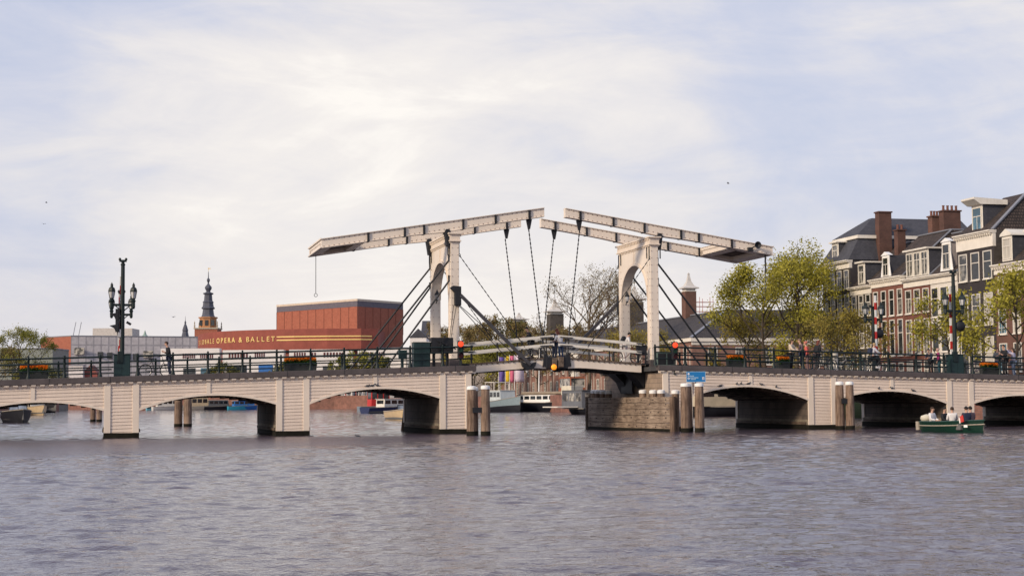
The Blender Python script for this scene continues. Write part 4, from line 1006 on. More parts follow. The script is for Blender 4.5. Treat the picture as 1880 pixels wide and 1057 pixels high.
# ---------------------------------------------------------------- pilings, timber fender and sign in the water
def pile(mb, u, v, h, r, lean=(0, 0)):
    g = 0.02 * r
    mb.tube([(u, v, -1.5), (u + lean[0] * .4, v + lean[1] * .4, h * .5), (u + lean[0], v + lean[1], h - 0.03), (u + lean[0], v + lean[1], h)], [r * 1.08, r * 1.04, r * 0.92, r * 0.84], 12)
def dolphin(label, piles, cat='mooring piles', bracket=1.25, lb=True):
    u0, v0 = piles[0][0], piles[0][1]
    t = thing('mooring_dolphin', label, cat, u0, v0, 0, 0, 'timber mooring piles in the river')
    for (u, v, h, r) in piles:
        m = MB(); pile(m, u - u0, v - v0, h, r); p = m.build('pile', TIMBER, t, smooth=50)
        MB().tube([(u - u0, v - v0, -1.4), (u - u0, v - v0, 0.22)], r * 1.10, 12).build('wet_foot', WET, p, smooth=50)
        if lb: MB().lathe([(r * 1.0, h + 0.003), (r * 1.02, h + 0.06), (r * 0.95, h + 0.16), (r * 0.5, h + 0.19)], 14, (u - u0, v - v0, 0)).build('white_cap', WHITE, p, smooth=40)
    if len(piles) > 1:
        a, b = piles[0], piles[1]
        for q in (bracket,): MB().box(-0.02, b[0] - u0 + 0.02, b[1] - v0 - a[3] * 0.5, b[1] - v0 + a[3] * 0.5, q - 0.13, q + 0.13).build('iron_clamp', IRON, t)
    return t
dolphin('pair of tall weathered timber piles with white caps in front of the left bridge pier', [(17.55, -4.6, 2.25, .24), (18.18, -4.9, 2.27, .23), (17.85, -4.2, 2.2, .12)])
dolphin('three weathered timber piles with white caps below the blue sign', [(29.36, -2.8, 2.36, .25), (29.62, -2.55, 2.36, .2), (30.06, -3.0, 2.36, .24)], bracket=1.6)
dolphin('pair of tapering timber piles with white caps in front of the second right pier', [(38.72, -1.5, 2.42, .235), (39.20, -1.75, 2.42, .225)], bracket=1.55)
dolphin('pair of brown piles without caps seen through the second left arch', [(5.1, 37.2, 2.6, .28), (5.75, 36.7, 2.6, .28)], lb=False, bracket=2.2)
dolphin('pair of brown piles without caps seen through the leftmost arch', [(-1.3, 77.6, 2.6, .25), (-0.72, 77.0, 2.6, .25)], lb=False, bracket=2.3)
t = thing('fender_pile', 'dark leaning fender pile behind the left bascule pier', 'pile', 16.76, 10.9, 0); MB().tube([(0, 0, -1.2), (0.28, -0.3, 1.4)], 0.14, 8).build('pile', TIMBER, t)

fen = thing('timber_fender', 'long weathered timber fender of broad planks guarding the right bascule pier', 'fender', 28.6, 3.9, 0)
F0, F1 = Vector((29.02, -1.85)), Vector((27.95, 9.5))
def FP(t, off=0.0):       # point along the fender, slightly bowed
    d = (F1 - F0); n = Vector((-d.y, d.x)).normalized(); p = F0 + d * t - n * (0.25 * (1 - (2 * t - 1) ** 2)) * -1 - n * off * -1
    return p - Vector((28.6, 3.9))
rows = [(0.06, 0.44), (0.46, 0.84), (0.86, 1.20), (1.22, 1.52), (1.54, 1.84)]
for k, (z0, z1) in enumerate(rows):
    cuts = [0, (0.38, 0.62, 0.30, 0.55, 0.45)[k], 1.0]
    for i in range(2):
        a, b = cuts[i], cuts[i + 1] - 0.002; N = 5; mb = MB(); vs = []; jit = 0.012 * ((k * 3 + i * 5) % 3)
        for j in range(N + 1):
            q = a + (b - a) * j / N
            for off in (0.16 + jit, 0.0): 
                p = FP(q, off); vs += [(p.x, p.y, z0), (p.x, p.y, z1)]
        mb.add(vs, [(4 * j + x, 4 * j + 4 + x, 4 * j + 4 + y, 4 * j + y) for j in range(N) for x, y in ((0, 1), (1, 3), (3, 2), (2, 0))] + [(0, 1, 3, 2), (4 * N, 4 * N + 2, 4 * N + 3, 4 * N + 1)])
        pl = mb.build('plank', PLANK, fen, bevel=0.012)
        bo = MB()
        for q in np.linspace(a + 0.04, b - 0.04, 4):
            p = FP(q, 0.17 + jit); bo.cbox((p.x, p.y, (z0 + z1) / 2 + 0.08 * ((k + i) % 2)), 0.05, 0.05, 0.05)
        bo.build('bolt_heads', IRON, pl)
mb = MB(); vs = []
for j in range(9):
    for off in (0.19, -0.02): p = FP(j / 8, off); vs += [(p.x, p.y, -1.2), (p.x, p.y, 0.16)]
mb.add(vs, [(4 * j + x, 4 * j + 4 + x, 4 * j + 4 + y, 4 * j + y) for j in range(8) for x, y in ((0, 1), (1, 3), (3, 2), (2, 0))] + [(0, 1, 3, 2), (32, 34, 35, 33)]); mb.build('wet_foot', WET, fen)
for q, h in ((0.005, 2.0), (0.14, 2.03), (0.22, 2.03), (0.33, 2.05), (0.76, 2.05), (0.84, 2.06), (0.92, 2.08), (0.985, 2.10)):
    p = FP(q, -0.18); m = MB().tube([(p.x, p.y, -1.2), (p.x, p.y, h)], 0.20, 12); pp = m.build('pile', TIMBER, fen, smooth=50)
    MB().lathe([(0.215, h + 0.003), (0.22, h + 0.16), (0.12, h + 0.20)], 12, (p.x, p.y, 0)).build('white_cap', WHITE, pp, smooth=40)
p = FP(1.02, 0.1); MB().tube([(p.x, p.y, -1.2), (p.x, p.y, 1.9)], 0.17, 10).build('end_pile', PLANKD, fen, smooth=50)
p = FP(-0.012, 0.1); MB().tube([(p.x, p.y, -1.2), (p.x, p.y, 1.86)], 0.15, 10).build('end_pile', TIMBER, fen, smooth=50)

sg = thing('blue_sign', 'blue information sign with white symbols above the piles right of the fender', 'sign', 30.72, -0.8, 2.63)
BLUE = M('sign_blue', (0.015, 0.20, 0.50), 0.4, 0.04, 2)
bd = MB().box(-0.54, 0.54, -0.012, 0.02, 0, 0.555).build('panel', BLUE, sg)
bo = MB().box(-0.545, 0.545, -0.016, -0.013, 0.53, 0.56).box(-0.545, 0.545, -0.016, -0.013, -0.005, 0.02).box(-0.545, -0.52, -0.016, -0.013, 0.02, 0.53).box(0.52, 0.545, -0.016, -0.013, 0.02, 0.53); bo.build('border', M('pale_blue', (0.3, 0.5, 0.7)), bd)
def mark(cx_, cz, r=None, w_=0, h_=0, m=16):
    mb = MB()
    if r: mb.add([(cx_ + r * math.cos(2 * math.pi * k / m), -0.018, cz + r * math.sin(2 * math.pi * k / m)) for k in range(m)], [tuple(range(m))])
    else: mb.box(cx_ - w_ / 2, cx_ + w_ / 2, -0.019, -0.0165, cz - h_ / 2, cz + h_ / 2)
    return mb
mark(-0.42, 0.43, .058).build('symbol', WHITE, bd); mark(-0.42, 0.19, .062).build('symbol', WHITE, bd); mark(0.41, 0.19, None, .12, .14).build('symbol', WHITE, bd)
mark(0.41, 0.185, None, .05, .06).xf(Matrix.Translation((0, -.004, 0))).build('symbol', BLUE, bd)
mark(-0.425, 0.185, .026).xf(Matrix.Translation((0, -.004, 0))).build('symbol', BLUE, bd)
MK = M('sign_lettering', (.42, .62, .78), .5)
for z, x0, ws in ((0.315, -0.47, (.07, .05, .06, .05, .07)), (0.225, -0.32, (.06, .09, .05, .08, .06, .05)), (0.145, -0.30, (.05, .07, .06, .07))):
    mb = MB(); x = x0
    for w_ in ws: mb.box(x, x + w_, -0.019, -0.0165, z - .026, z + .026); x += w_ + .012
    mb.build('lettering', MK, bd)
MB().tube([(0, 0.05, -0.55), (0, 0.05, 0.5)], 0.035, 8).build('post', IRON, sg)

# ---------------------------------------------------------------- boats
def hull(L, B, sheer=lambda t: 0.6, keel=-0.35, bow=1.6, stern=0.75, open_=0.0, deck=None, n=20, flare=0.8, rake=0.35):
    """+x is the bow; returns the outer shell (and an inner one when open_ > 0, else a deck)"""
    mb = MB(); st = []
    for i in range(n + 1):
        t = i / n
        b = B / 2 * (1 - max(0, (t - 0.45) / 0.55) ** bow) * (stern + (1 - stern) * min(1, t / 0.35) ** 0.7)
        b = max(b, 0.01); s = sheer(t); x = (t - 0.5) * L
        xr = lambda z: x + rake * L * 0.1 * (max(0, t - 0.7) / 0.3) * ((z - keel) / (s - keel) - 0.5)
        row = [(xr(keel), 0.0, keel + 0.12 * max(0, t - 0.8)), (xr(keel * .4), b * flare * 0.8, keel * 0.55), (xr(s * .45), b * (flare + 0.12), s * 0.45), (xr(s), b, s)]
        st.append([(p[0], -p[1], p[2]) for p in row[::-1]] + row[1:])
    m = len(st[0])
    mb.add([p for r in st for p in r], [(i * m + j, (i + 1) * m + j, (i + 1) * m + j + 1, i * m + j + 1) for i in range(n) for j in range(m - 1)] + [tuple(range(m))])
    if open_:
        inn = []
        for i, r in enumerate(st):
            s = r[0][2]; b = abs(r[0][1]); q = max(b - 0.07, 0.004); x = r[0][0] * 0.985; fl = open_
            inn.append([(x, -b, s), (x, -q, s + 0.01), (x, -q * .9, fl), (x, q * .9, fl), (x, q, s + 0.01), (x, b, s)])
        k = 6; mb.cur = 1
        mb.add([p for r in inn for p in r], [(i * k + j, (i + 1) * k + j, (i + 1) * k + j + 1, i * k + j + 1) for i in range(n) for j in range(k - 1)])
    else:
        mb.cur = 1
        mb.add([p for r in st for p in ((r[0][0], r[0][1], r[0][2] - 0.02), (r[-1][0], r[-1][1], r[-1][2] - 0.02))], [(2 * i, 2 * i + 2, 2 * i + 3, 2 * i + 1) for i in range(n)])
    return mb, st
def strake(st, h, t_):
    """rubbing strip just below the gunwale on both sides"""
    mb = MB()
    for side in (0, -1): mb.tube([(r[side][0], r[side][1] * 1.01, r[side][2] - h) for r in st], t_, 6)
    return mb
BGREEN = M('boat_green', (0.006, 0.030, 0.020), 0.25, 0.1, 2); BDARK = M('boat_black', (0.010, 0.011, 0.017), 0.6, 0.2, 2); BGREY = M('boat_grey', (0.12, 0.12, 0.12), 0.6); ROPE = M('rope_fender', (0.33, 0.29, 0.24), 0.9, 0.2, 8)
DECKG = M('deck_grey', (0.24, 0.225, 0.20), 0.7, 0.15, 2)
# green sloop with four people
gb = thing('motor_boat', 'open dark green motor boat with four people passing in front of the right arches', 'boat', 40.3, -11.0, 0.0, -82)
GU, GV = 40.3, -11.0
hb, st = hull(4.1, 1.6, lambda t: 0.50 + 0.14 * t * t + 0.05 * (1 - t), -0.3, 1.8, 0.8, 0.12, flare=0.86)
gh = hb.build('hull', [BGREEN, BGREY], gb, smooth=40)
strake(st, 0.03, 0.035).build('gunwale', M('gunwale_green', (0.01, 0.05, 0.035), 0.3), gh, smooth=50); strake(st, 0.22, 0.03).build('rubbing_strake', ROPE, gh, smooth=50)
MB().box(-1.5, -1.15, -0.66, 0.66, 0.14, 0.42).box(-0.3, 0.1, -0.70, 0.70, 0.14, 0.40).box(0.75, 1.1, -0.6, 0.6, 0.14, 0.42).build('thwart', BGREY, gb, bevel=0.02)
sp = MB(); sp.lathe([(0.02, 0), (0.30, 0.06), (0.36, 0.2), (0.32, 0.32), (0.1, 0.40)], 12, (-1.80, -0.3, 0.48), 0.8, 1.2); sp.build('cushion', M('canvas_cream', (0.55, 0.52, 0.42)), gb, smooth=60)
for e in (-0.60, 0.1): MB().tube([(-2.20, e * 1.0, 0.10), (-2.23, e, 0.52)], [0.12, 0.11], 10).build('fender', ROPE, gb, smooth=50)
MB().box(-2.36, -2.18, 0.3, 0.55, -0.2, 0.62).build('outboard_motor', IRON, gb, bevel=0.04)
fl = MB().tube([(1.5, -0.62, 0.52), (1.40, -0.68, 0.92)], 0.016, 6); fl_ = fl.build('flag_staff', IRON, gb)
fg = MB(); N = 8; vs = []
for i in range(N + 1):
    q = i / N; y = -0.66 + 0.03 * math.sin(q * 9); vs += [(1.47 - 0.30 * q, y - .05 * q, 0.56 - 0.10 * q), (1.42 - 0.26 * q, y - 0.02 - .05 * q, 0.90 - 0.20 * q)]
fg.add(vs, [(2 * i, 2 * i + 2, 2 * i + 3, 2 * i + 1) for i in range(N)])
for i in range(N): fg.m[i] = 1 if i > 4 else 0
o = fg.build('flag', [RED, WHITE], fl_); so = o.modifiers.new('thickness', 'SOLIDIFY'); so.thickness = 0.01
MB().box(-.09, .09, -.006, .006, -.06, .06).xf(Matrix.Translation((1.5, -.60, .33)) @ Matrix.Rotation(R(28), 4, 'Z')).build('hull_mark', WHITE, gh)
SITB = dict(pel=(0, 0, .46), hiL=(-.09, .02, .45), hiR=(.09, .02, .45), knL=(-.13, .42, .48), anL=(-.13, .38, .08), toL=(-.13, .54, .04), knR=(.13, .42, .48), anR=(.13, .38, .08), toR=(.13, .54, .04))
def sit_pose(extra=None):
    d = dict(SITB); off = Vector((0, 0, -0.47))
    for k in UPPER: d[k] = tuple(Vector(J0[k]) + off)
    for S_, e in (('L', -1), ('R', 1)): d['el' + S_] = (e * .23, .06, .68); d['wr' + S_] = (e * .12, .30, .62); d['ha' + S_] = (e * .09, .37, .60)
    d.update(extra or {}); return d
def on_boat(x, y): 
    a = R(-80); return GU + x * math.cos(a) - y * math.sin(a), GV + x * math.sin(a) + y * math.cos(a)
MAN = (('person in a white shirt and dark waistcoat seated at the stern of the green boat', -1.35, -0.35, 0, WHITEC, BROWNH, 'short', 1.74), ('person in dark clothes seated beside the stern of the green boat', -1.25, 0.32, 0, BLK, DARKH, 'short', 1.70),
       ('person in a white shirt bending forward in the middle of the green boat', -0.2, -0.05, 180, WHITEC, BROWNH, 'short', 1.74), ('person with dark hair facing left in the green boat', 0.6, 0.40, 90, MAUVE, DARKH, 'short', 1.78), ('person in a dark navy jacket seated nearest the bow of the green boat', 0.90, -0.10, 90, NAVY, DARKH, 'short', 1.78))
for lab, x, y, hd_, tp, hr_, stl, hh in (MAN[0], MAN[1], MAN[2], MAN[3], MAN[4]):
    u, v = on_boat(x, y); person(lab, u, v, -0.05, -80 + {0: -70, 180: 60, 90: 82}[hd_], tp, BLK, hr_, stl, sit_pose(), 0, hh)
def small_boat(name, label, u, v, rot, L, B, mats, sheer, parts=(), group=None, z=0.0, open_=0.1):
    t = thing(name, label, 'boat', u, v, z, rot, group); hb, st = hull(L, B, sheer, -0.3, 2.0, 0.85, open_); h = hb.build('hull', mats, t, smooth=40); strake(st, 0.05, 0.04).build('gunwale', ROPE, h, smooth=50)
    for p in parts: p(t)
    return t
def cabin(x0, x1, w_, z0, z1, m, glass, taper=0.15, nwin=3, roofm=None):
    def f(t):
        mb = MB().prism([(x0, z0), (x1, z0), (x1 - taper, z1), (x0 + taper * .5, z1)], 'y', -w_ / 2, w_ / 2); c = mb.build('cabin', m, t, bevel=0.03)
        g = MB(); L_ = (x1 - x0 - taper * 1.6) / nwin
        for k in range(nwin):
            a = x0 + taper * .6 + k * L_ + 0.08 * L_
            for e in (-1, 1): g.box(a, a + L_ * .8, e * (w_ / 2 + 0.012) - 0.008, e * (w_ / 2 + 0.012) + 0.008, z0 + (z1 - z0) * .42, z0 + (z1 - z0) * .86)
        for e in (x0 - 0.0,): g.box(e + taper * .2 - 0.02, e + taper * .2, -w_ * .38, w_ * .38, z0 + (z1 - z0) * .42, z0 + (z1 - z0) * .86)
        for k, q in enumerate((g,)): q.build('windows', glass, c)
        MB().box(x0 - 0.1, x1 - taper + 0.12, -w_ / 2 - 0.08, w_ / 2 + 0.08, z1 + 0.003, z1 + 0.06).build('roof', roofm or WHITEW, c, bevel=0.02)
    return f
def windscreen(x, w_, z0, z1):
    def f(t):
        s_ = MB(); s_.beam((x, -w_ / 2, z0), (x - .3, -w_ / 2 + .1, z1), .05, .05).beam((x, w_ / 2, z0), (x - .3, w_ / 2 - .1, z1), .05, .05).beam((x - .3, -w_ / 2 + .1, z1), (x - .3, w_ / 2 - .1, z1), .05, .05).beam((x, 0, z0), (x - .3, 0, z1), .04, .04)
        s = s_.build('windscreen_frame', IRON, t); MB().quad((x, -w_ / 2, z0), (x, w_ / 2, z0), (x - .3, w_ / 2 - .1, z1), (x - .3, -w_ / 2 + .1, z1)).build('windscreen', M_glass('pale_glass', (0.25, 0.28, 0.32)) if 'pale_glass' not in MATS else MATS['pale_glass'], s)
    return f
UL = (-45.94,148.13,0)
CREAMB = M('boat_cream', (0.55, 0.42, 0.26), 0.4, 0.1, 2)
u0, v0 = (-8.15,73.31)
small_boat('sloop', 'black sloop with a windscreen moored under the leftmost arch', u0, v0 + 2, -78, 7.0, 2.55, [BDARK, BGREY], lambda t: 1.05 + .25 * t * t, (windscreen(0.6, 1.7, 1.05, 1.75),), 'boats moored beyond the left arches', open_=0.3)
u0, v0 = (-11.05,179.89)
small_boat('motor_boat', 'yellow hulled boat moored beyond the black sloop at the left', u0, v0, -70, 8, 3.2, [CREAMB, BGREY], lambda t: 1.15 + .5 * t * t, (cabin(-2.5, 1.2, 2.2, 1.0, 1.9, WHITEW, GLASSD),), 'boats moored beyond the left arches', open_=0.3)
u0, v0 = (-13.6,265.94)
small_boat('motor_boat', 'long grey boat moored beyond the yellow hulled one', u0, v0, -62, 13, 4.2, [BDARK, BGREY], lambda t: 1.6 + .9 * t * t, (cabin(-5, 2, 3, 1.5, 2.9, WHITEW, GLASSD, nwin=5),), 'boats moored beyond the left arches', open_=0.3)
u0, v0 = (-8.41,29.73)
small_boat('houseboat', 'white sided boat cut off by the left edge of the frame', u0, v0 + 4, -84, 9, 2.9, [WHITEW, BGREY], lambda t: 1.2 + .2 * t * t, (cabin(-3, 2.5, 2.2, 1.1, 2.3, WHITEW, GLASSD, nwin=4),), 'boats moored beyond the left arches', open_=0.3)
# boats along the far left quay, seen through the second arch
FARB = [('light blue dinghy moored at the far quay under the second arch', 'dinghy', 290, 748.8, 6, (0.15, 0.42, 0.52), None), ('white cabin cruiser moored at the far quay right of the light blue dinghy', 'cabin_cruiser', 312, 748.8, 9, (0.62, 0.6, 0.57), (WHITEW, 1.2, 2.6)),
        ('cream passenger boat with a row of windows right of the brown piles', 'passenger_boat', 366, 748.3, 10, (0.60, 0.52, 0.40), (CREAMB, 1.2, 3.1)), ('blue covered boat moored at the far quay beside the pier', 'motor_boat', 452, 748.3, 9, (0.03, 0.14, 0.42), (M('blue_canvas', (0.03, 0.16, 0.45)), 1.2, 2.2)),
        ('small turquoise boat at the far quay left of the blue covered one', 'dinghy', 436, 748.5, 5, (0.04, 0.30, 0.42), None), ('black workboat moored at the far quay between pale and blue boats', 'workboat', 405, 748.5, 9, (0.02, 0.02, 0.025), (BGREY, 1.2, 2.4)), ('grey barge low in the water at the far left quay', 'barge', 262, 749.5, 12, (0.10, 0.09, 0.09), None)]
FPOS = [(12.19,340.27), (15.03,335.44), (22.19,331.57), (33.54,326.66), (31.25,325.17), (27.54,332.29), (9.3,359.56)]
for (lab, nm, px_, py_, L, c, cb), (u, v) in zip(FARB, FPOS):
    k = 430.0 / (79 + .2437 * u + .97 * v)   # keep them on the near side of the far quay wall, same apparent place
    small_boat(nm, lab, u, v, 12, L, L * .3, [cmat(*c, 0.35), BGREY], lambda t: 0.9 + .4 * t * t, (cabin(-L * .38, L * .22, L * .22, 0.9, cb[2], cb[0], GLASSD, 0.3, 4),) if cb else (), 'boats moored at the far quay', open_=0.35)
# boats in mid-river beyond the left bascule pier
u0, v0 = (26.43,63.63)
small_boat('motor_boat', 'cream boat just beyond the left bascule pier', u0, v0, -80, 6, 2.1, [CREAMB, BGREY], lambda t: 0.85 + .3 * t * t, (windscreen(.5, 1.5, .85, 1.4),), 'boats under way beyond the bridge')
u0, v0 = (40.91,157.48)
small_boat('motor_boat', 'dark blue open boat crowded beyond the left bascule pier', u0, v0, 30, 9, 2.8, [cmat(.03, .04, .10, .3), BGREY], lambda t: 0.9 + .3 * t * t, (cabin(-1.5, 2.5, 2.0, .9, 2.1, WHITEW, GLASSD),), 'boats under way beyond the bridge')
u0, v0 = (48.11,208.76)
small_boat('motor_boat', 'small boat with a red cabin beyond the left bascule pier', u0, v0, 10, 8, 2.8, [cmat(.18, .22, .26, .3), BGREY], lambda t: 0.9 + .3 * t * t, (cabin(-2, 1.6, 2.4, .9, 4.0, RED, GLASSD),), 'boats under way beyond the bridge')
# barges on the right quay, seen through the opening
u0, v0 = (59.32,158.01)
t = small_boat('canal_barge', 'grey blue barge with a navy hull moored left of the white cabin barge', u0, v0, -76, 9.5, 3.4, [cmat(.21, .27, .30, .4), DECKG], lambda t: 1.7 + 1.3 * max(0, t - .3) ** 1.5, (cabin(-4.0, 0.9, 2.6, 1.6, 3.3, M('pale_blue_grey', (0.50, 0.55, 0.57)), GLASSD, .2, 4),), 'barges moored along the right quay', open_=1.3)
hb, st = hull(9.6, 3.46, lambda t: 0.75 + 0.5 * max(0, t - .3), -0.3, 2.0, 0.85); hb.build('lower_hull', [BDARK, BDARK], t, smooth=40)
MB().box(-4.3, -1.2, -1.4, 1.4, 4.55, 4.65).tube([(-4.2, -1.3, 3.3), (-4.2, -1.3, 4.6)], .05, 6).tube([(-1.3, -1.3, 3.3), (-1.3, -1.3, 4.6)], .05, 6).tube([(-4.2, 1.3, 3.3), (-4.2, 1.3, 4.6)], .05, 6).tube([(-1.3, 1.3, 3.3), (-1.3, 1.3, 4.6)], .05, 6).build('canopy', WHITEW, t)
u0, v0 = (65.14,156.1)
t = small_boat('canal_barge', 'black hulled sailing barge with a long white cabin and brown canvas cover', u0, v0, 116, 16.0, 4.4, [BDARK, DECKG], lambda t: 1.45 + 1.5 * max(0, t - .55) ** 1.6 + 2.6 * max(0, .36 - t) ** 1.5, (cabin(-4.2, 5.0, 3.2, 1.4, 2.6, WHITE, GLASSD, .35, 6, M('brown_canvas', (0.22, 0.17, 0.13))),), 'barges moored along the right quay', open_=1.2)
MB().prism([(-4.8, -.9), (5.2, -.5), (5.2, .5), (-4.8, .9)], 'z', 2.67, 3.1).build('boom_cover', M('canvas_brown', (0.25, 0.20, 0.15)), t, bevel=.15)
MB().prism([(-7.4, 1.6), (-4.9, 1.5), (-5.1, 3.9), (-7.3, 3.9)], 'y', -1.2, 1.2).build('wheelhouse', M('cream_wheelhouse', (0.6, 0.55, 0.44)), t, bevel=.05)
u0, v0 = (56.93,107.45)
t = small_boat('houseboat', 'grey houseboat with square windows moored left of the timber fender', u0, v0, 96, 7.5, 4.0, [BDARK, DECKG], lambda t: 0.75, (cabin(-3.4, 3.2, 3.6, .7, 2.9, M('grey_cladding', (0.12, 0.125, 0.14), .6), GLASSC, .12, 3, BGREY),), 'barges moored along the right quay', open_=.5)
MB().box(-2.5, 2.5, 1.9, 4.6, .85, .98).build('landing_stage', WHITEW, t)
u0, v0 = (59.33,68.83)
t = small_boat('houseboat', 'beige houseboat with a dark hull seen through the arch right of the blue sign', u0, v0, -174, 12, 4.5, [BDARK, DECKG], lambda t: 1.0 + .5 * max(0, t - .6), (cabin(-5, 3.6, 4.0, 1.0, 3.3, M('beige_cladding', (0.46, 0.39, 0.28), .6), GLASSD, .12, 4, BGREY),), 'barges moored along the right quay', open_=.6)
u0, v0 = (61.26,42.07)
small_boat('canal_barge', 'green sided barge seen through the arch right of the tapering piles', u0, v0 + 3, -172, 14, 4.2, [cmat(.045, .075, .045, .5), DECKG], lambda t: 1.7, (), 'barges moored along the right quay', open_=1.2)

# ---------------------------------------------------------------- birds
BIRD = M('pigeon_grey', (0.06, 0.065, 0.08), 0.6, 0.3, 6)
def bird(label, u, v, z, rot, fly=False, s=1.0, name='pigeon', group=None):
    mb = MB().ball((0, 0, 0.09), .075, 8, 6, 1.0, 1.9, .95).ball((0, .13, .17), .045, 6, 5).beam((0, -.12, .09), (0, -.25, .05), .07, .02).beam((0, .165, .165), (0, .20, .155), .012, .012)
    if fly:
        for e in (-1, 1): mb.add([(e * .04, .07, .12), (e * .32, .05, .24), (e * .55, -.03, .16), (e * .30, -.07, .22), (e * .04, -.08, .12)], [(0, 1, 2, 3, 4)])
    else: mb.tube([(-.025, 0, -.01), (-.025, 0, .04)], .008, 4).tube([(.025, 0, -.01), (.025, 0, .04)], .008, 4)
    mb.xf(Matrix.Scale(s, 4)); o = mb.build(name, BIRD, None, smooth=50); place(o, u, v, z, rot); props(o, label, 'bird', group); return o
def trim_z(a, b, s0, s1, cr, u): return archz(a, s0, b, s1, cr)(u) + 0.10
RA = (30.80, 37.55, 1.86, 1.61, 2.37); RB_ = (39.24, 45.99, 1.61, 1.36, 2.08); LA = (10.13, 16.88, 1.61, 1.86, 2.37)
g = random.Random(3)
spots = [(RA, 32.4), (RA, 33.35), (RA, 33.6), (RA, 34.05), (RA, 34.8), (RA, 35.65)]
for k, (A_, u) in enumerate(spots): bird('dark pigeon perched on the trim of the arch right of the blue sign', u, -.055, trim_z(*A_, u) + .01, g.choice((90, -90, 70, -60, 180)), s=.7, group='pigeons on the arch right of the blue sign')
for k, u in enumerate((41.8, 42.6, 43.9)): bird('dark pigeon perched on the trim of the second arch right of the bridge opening', u, -.055, trim_z(*RB_, u) + .01, g.choice((90, -90, 70, 180)), s=.7, group='pigeons on the second right arch')
for u in (13.1, 13.35, 13.6): bird('dark pigeon perched on the trim of the arch left of the bridge opening', u, -.055, trim_z(*LA, u) + .01, g.choice((90, -90)), s=.7, group='pigeons on the left arch')
u0, v0 = (12.11,-3.33)
bird('small dark waterbird floating before the left bridge piers', u0, v0, -.05, 80, s=.8, name='coot')
for lab, (u, v, z), r_ in (('bird flying high to the right of the balance beams', (26.65,-15.99,11.15), 60), ('bird flying left of the dark church tower', (3.7,10.4,6.51), -40), ('bird flying near the left edge of the sky', (-3.33,12.16,13.05), 100), ('bird flying lowest near the left edge of the sky', (-4.3,33.03,14.1), 20)):
    bird(lab, u, v, z, r_, True, s=.32, name='flying_bird')

# ---------------------------------------------------------------- canal houses on the right bank
RBRK = M_brick('red_house_brick', (0.155, 0.042, 0.030), (0.215, 0.062, 0.042), (0.15, 0.085, 0.065), stain=0.3)
RBRK2 = M_brick('warm_red_brick', (0.19, 0.058, 0.040), (0.245, 0.08, 0.052), (0.17, 0.10, 0.075), stain=0.3)
BBRK = M_brick('brown_house_brick', (0.14, 0.058, 0.042), (0.19, 0.08, 0.055), (0.14, 0.09, 0.07), stain=0.3)
DBRK = M_brick('black_painted_brick', (0.034, 0.028, 0.030), (0.046, 0.038, 0.040), (0.028, 0.024, 0.026), stain=0.2, bump=0.25)
OBRK = M_brick('dark_olive_brick', (0.048, 0.040, 0.032), (0.065, 0.053, 0.042), (0.05, 0.043, 0.037), stain=0.3)
GSIDE = M_brick('grey_render_brick', (0.085, 0.072, 0.062), (0.12, 0.10, 0.085), (0.07, 0.06, 0.055), stain=0.5)
TILE = M_brick('dark_roof_tiles', (0.052, 0.037, 0.032), (0.098, 0.070, 0.058), (0.015, 0.011, 0.010), 0.26, 0.30, 0.035, bump=1.0, stain=0.4)
SLATE = M_brick('blue_grey_slate', (0.052, 0.054, 0.068), (0.072, 0.073, 0.088), (0.04, 0.04, 0.05), 0.3, 0.2, 0.01, stain=0.25)
GTILE = M_brick('grey_roof_tiles', (0.050, 0.042, 0.042), (0.085, 0.070, 0.068), (0.022, 0.018, 0.018), 0.28, 0.34, 0.04, bump=1.0, stain=0.3)
LEADM = M('grey_lead', (0.20, 0.21, 0.245), 0.5, 0.12, 1.0)
CORN = M('cornice_white', (0.74, 0.69, 0.61), 0.55, 0.08, 1.0, streak=0.12)
PANES = [GLASSD, GLASSC, BLIND, GLASSD, GLASSB]
WCACHE = {}
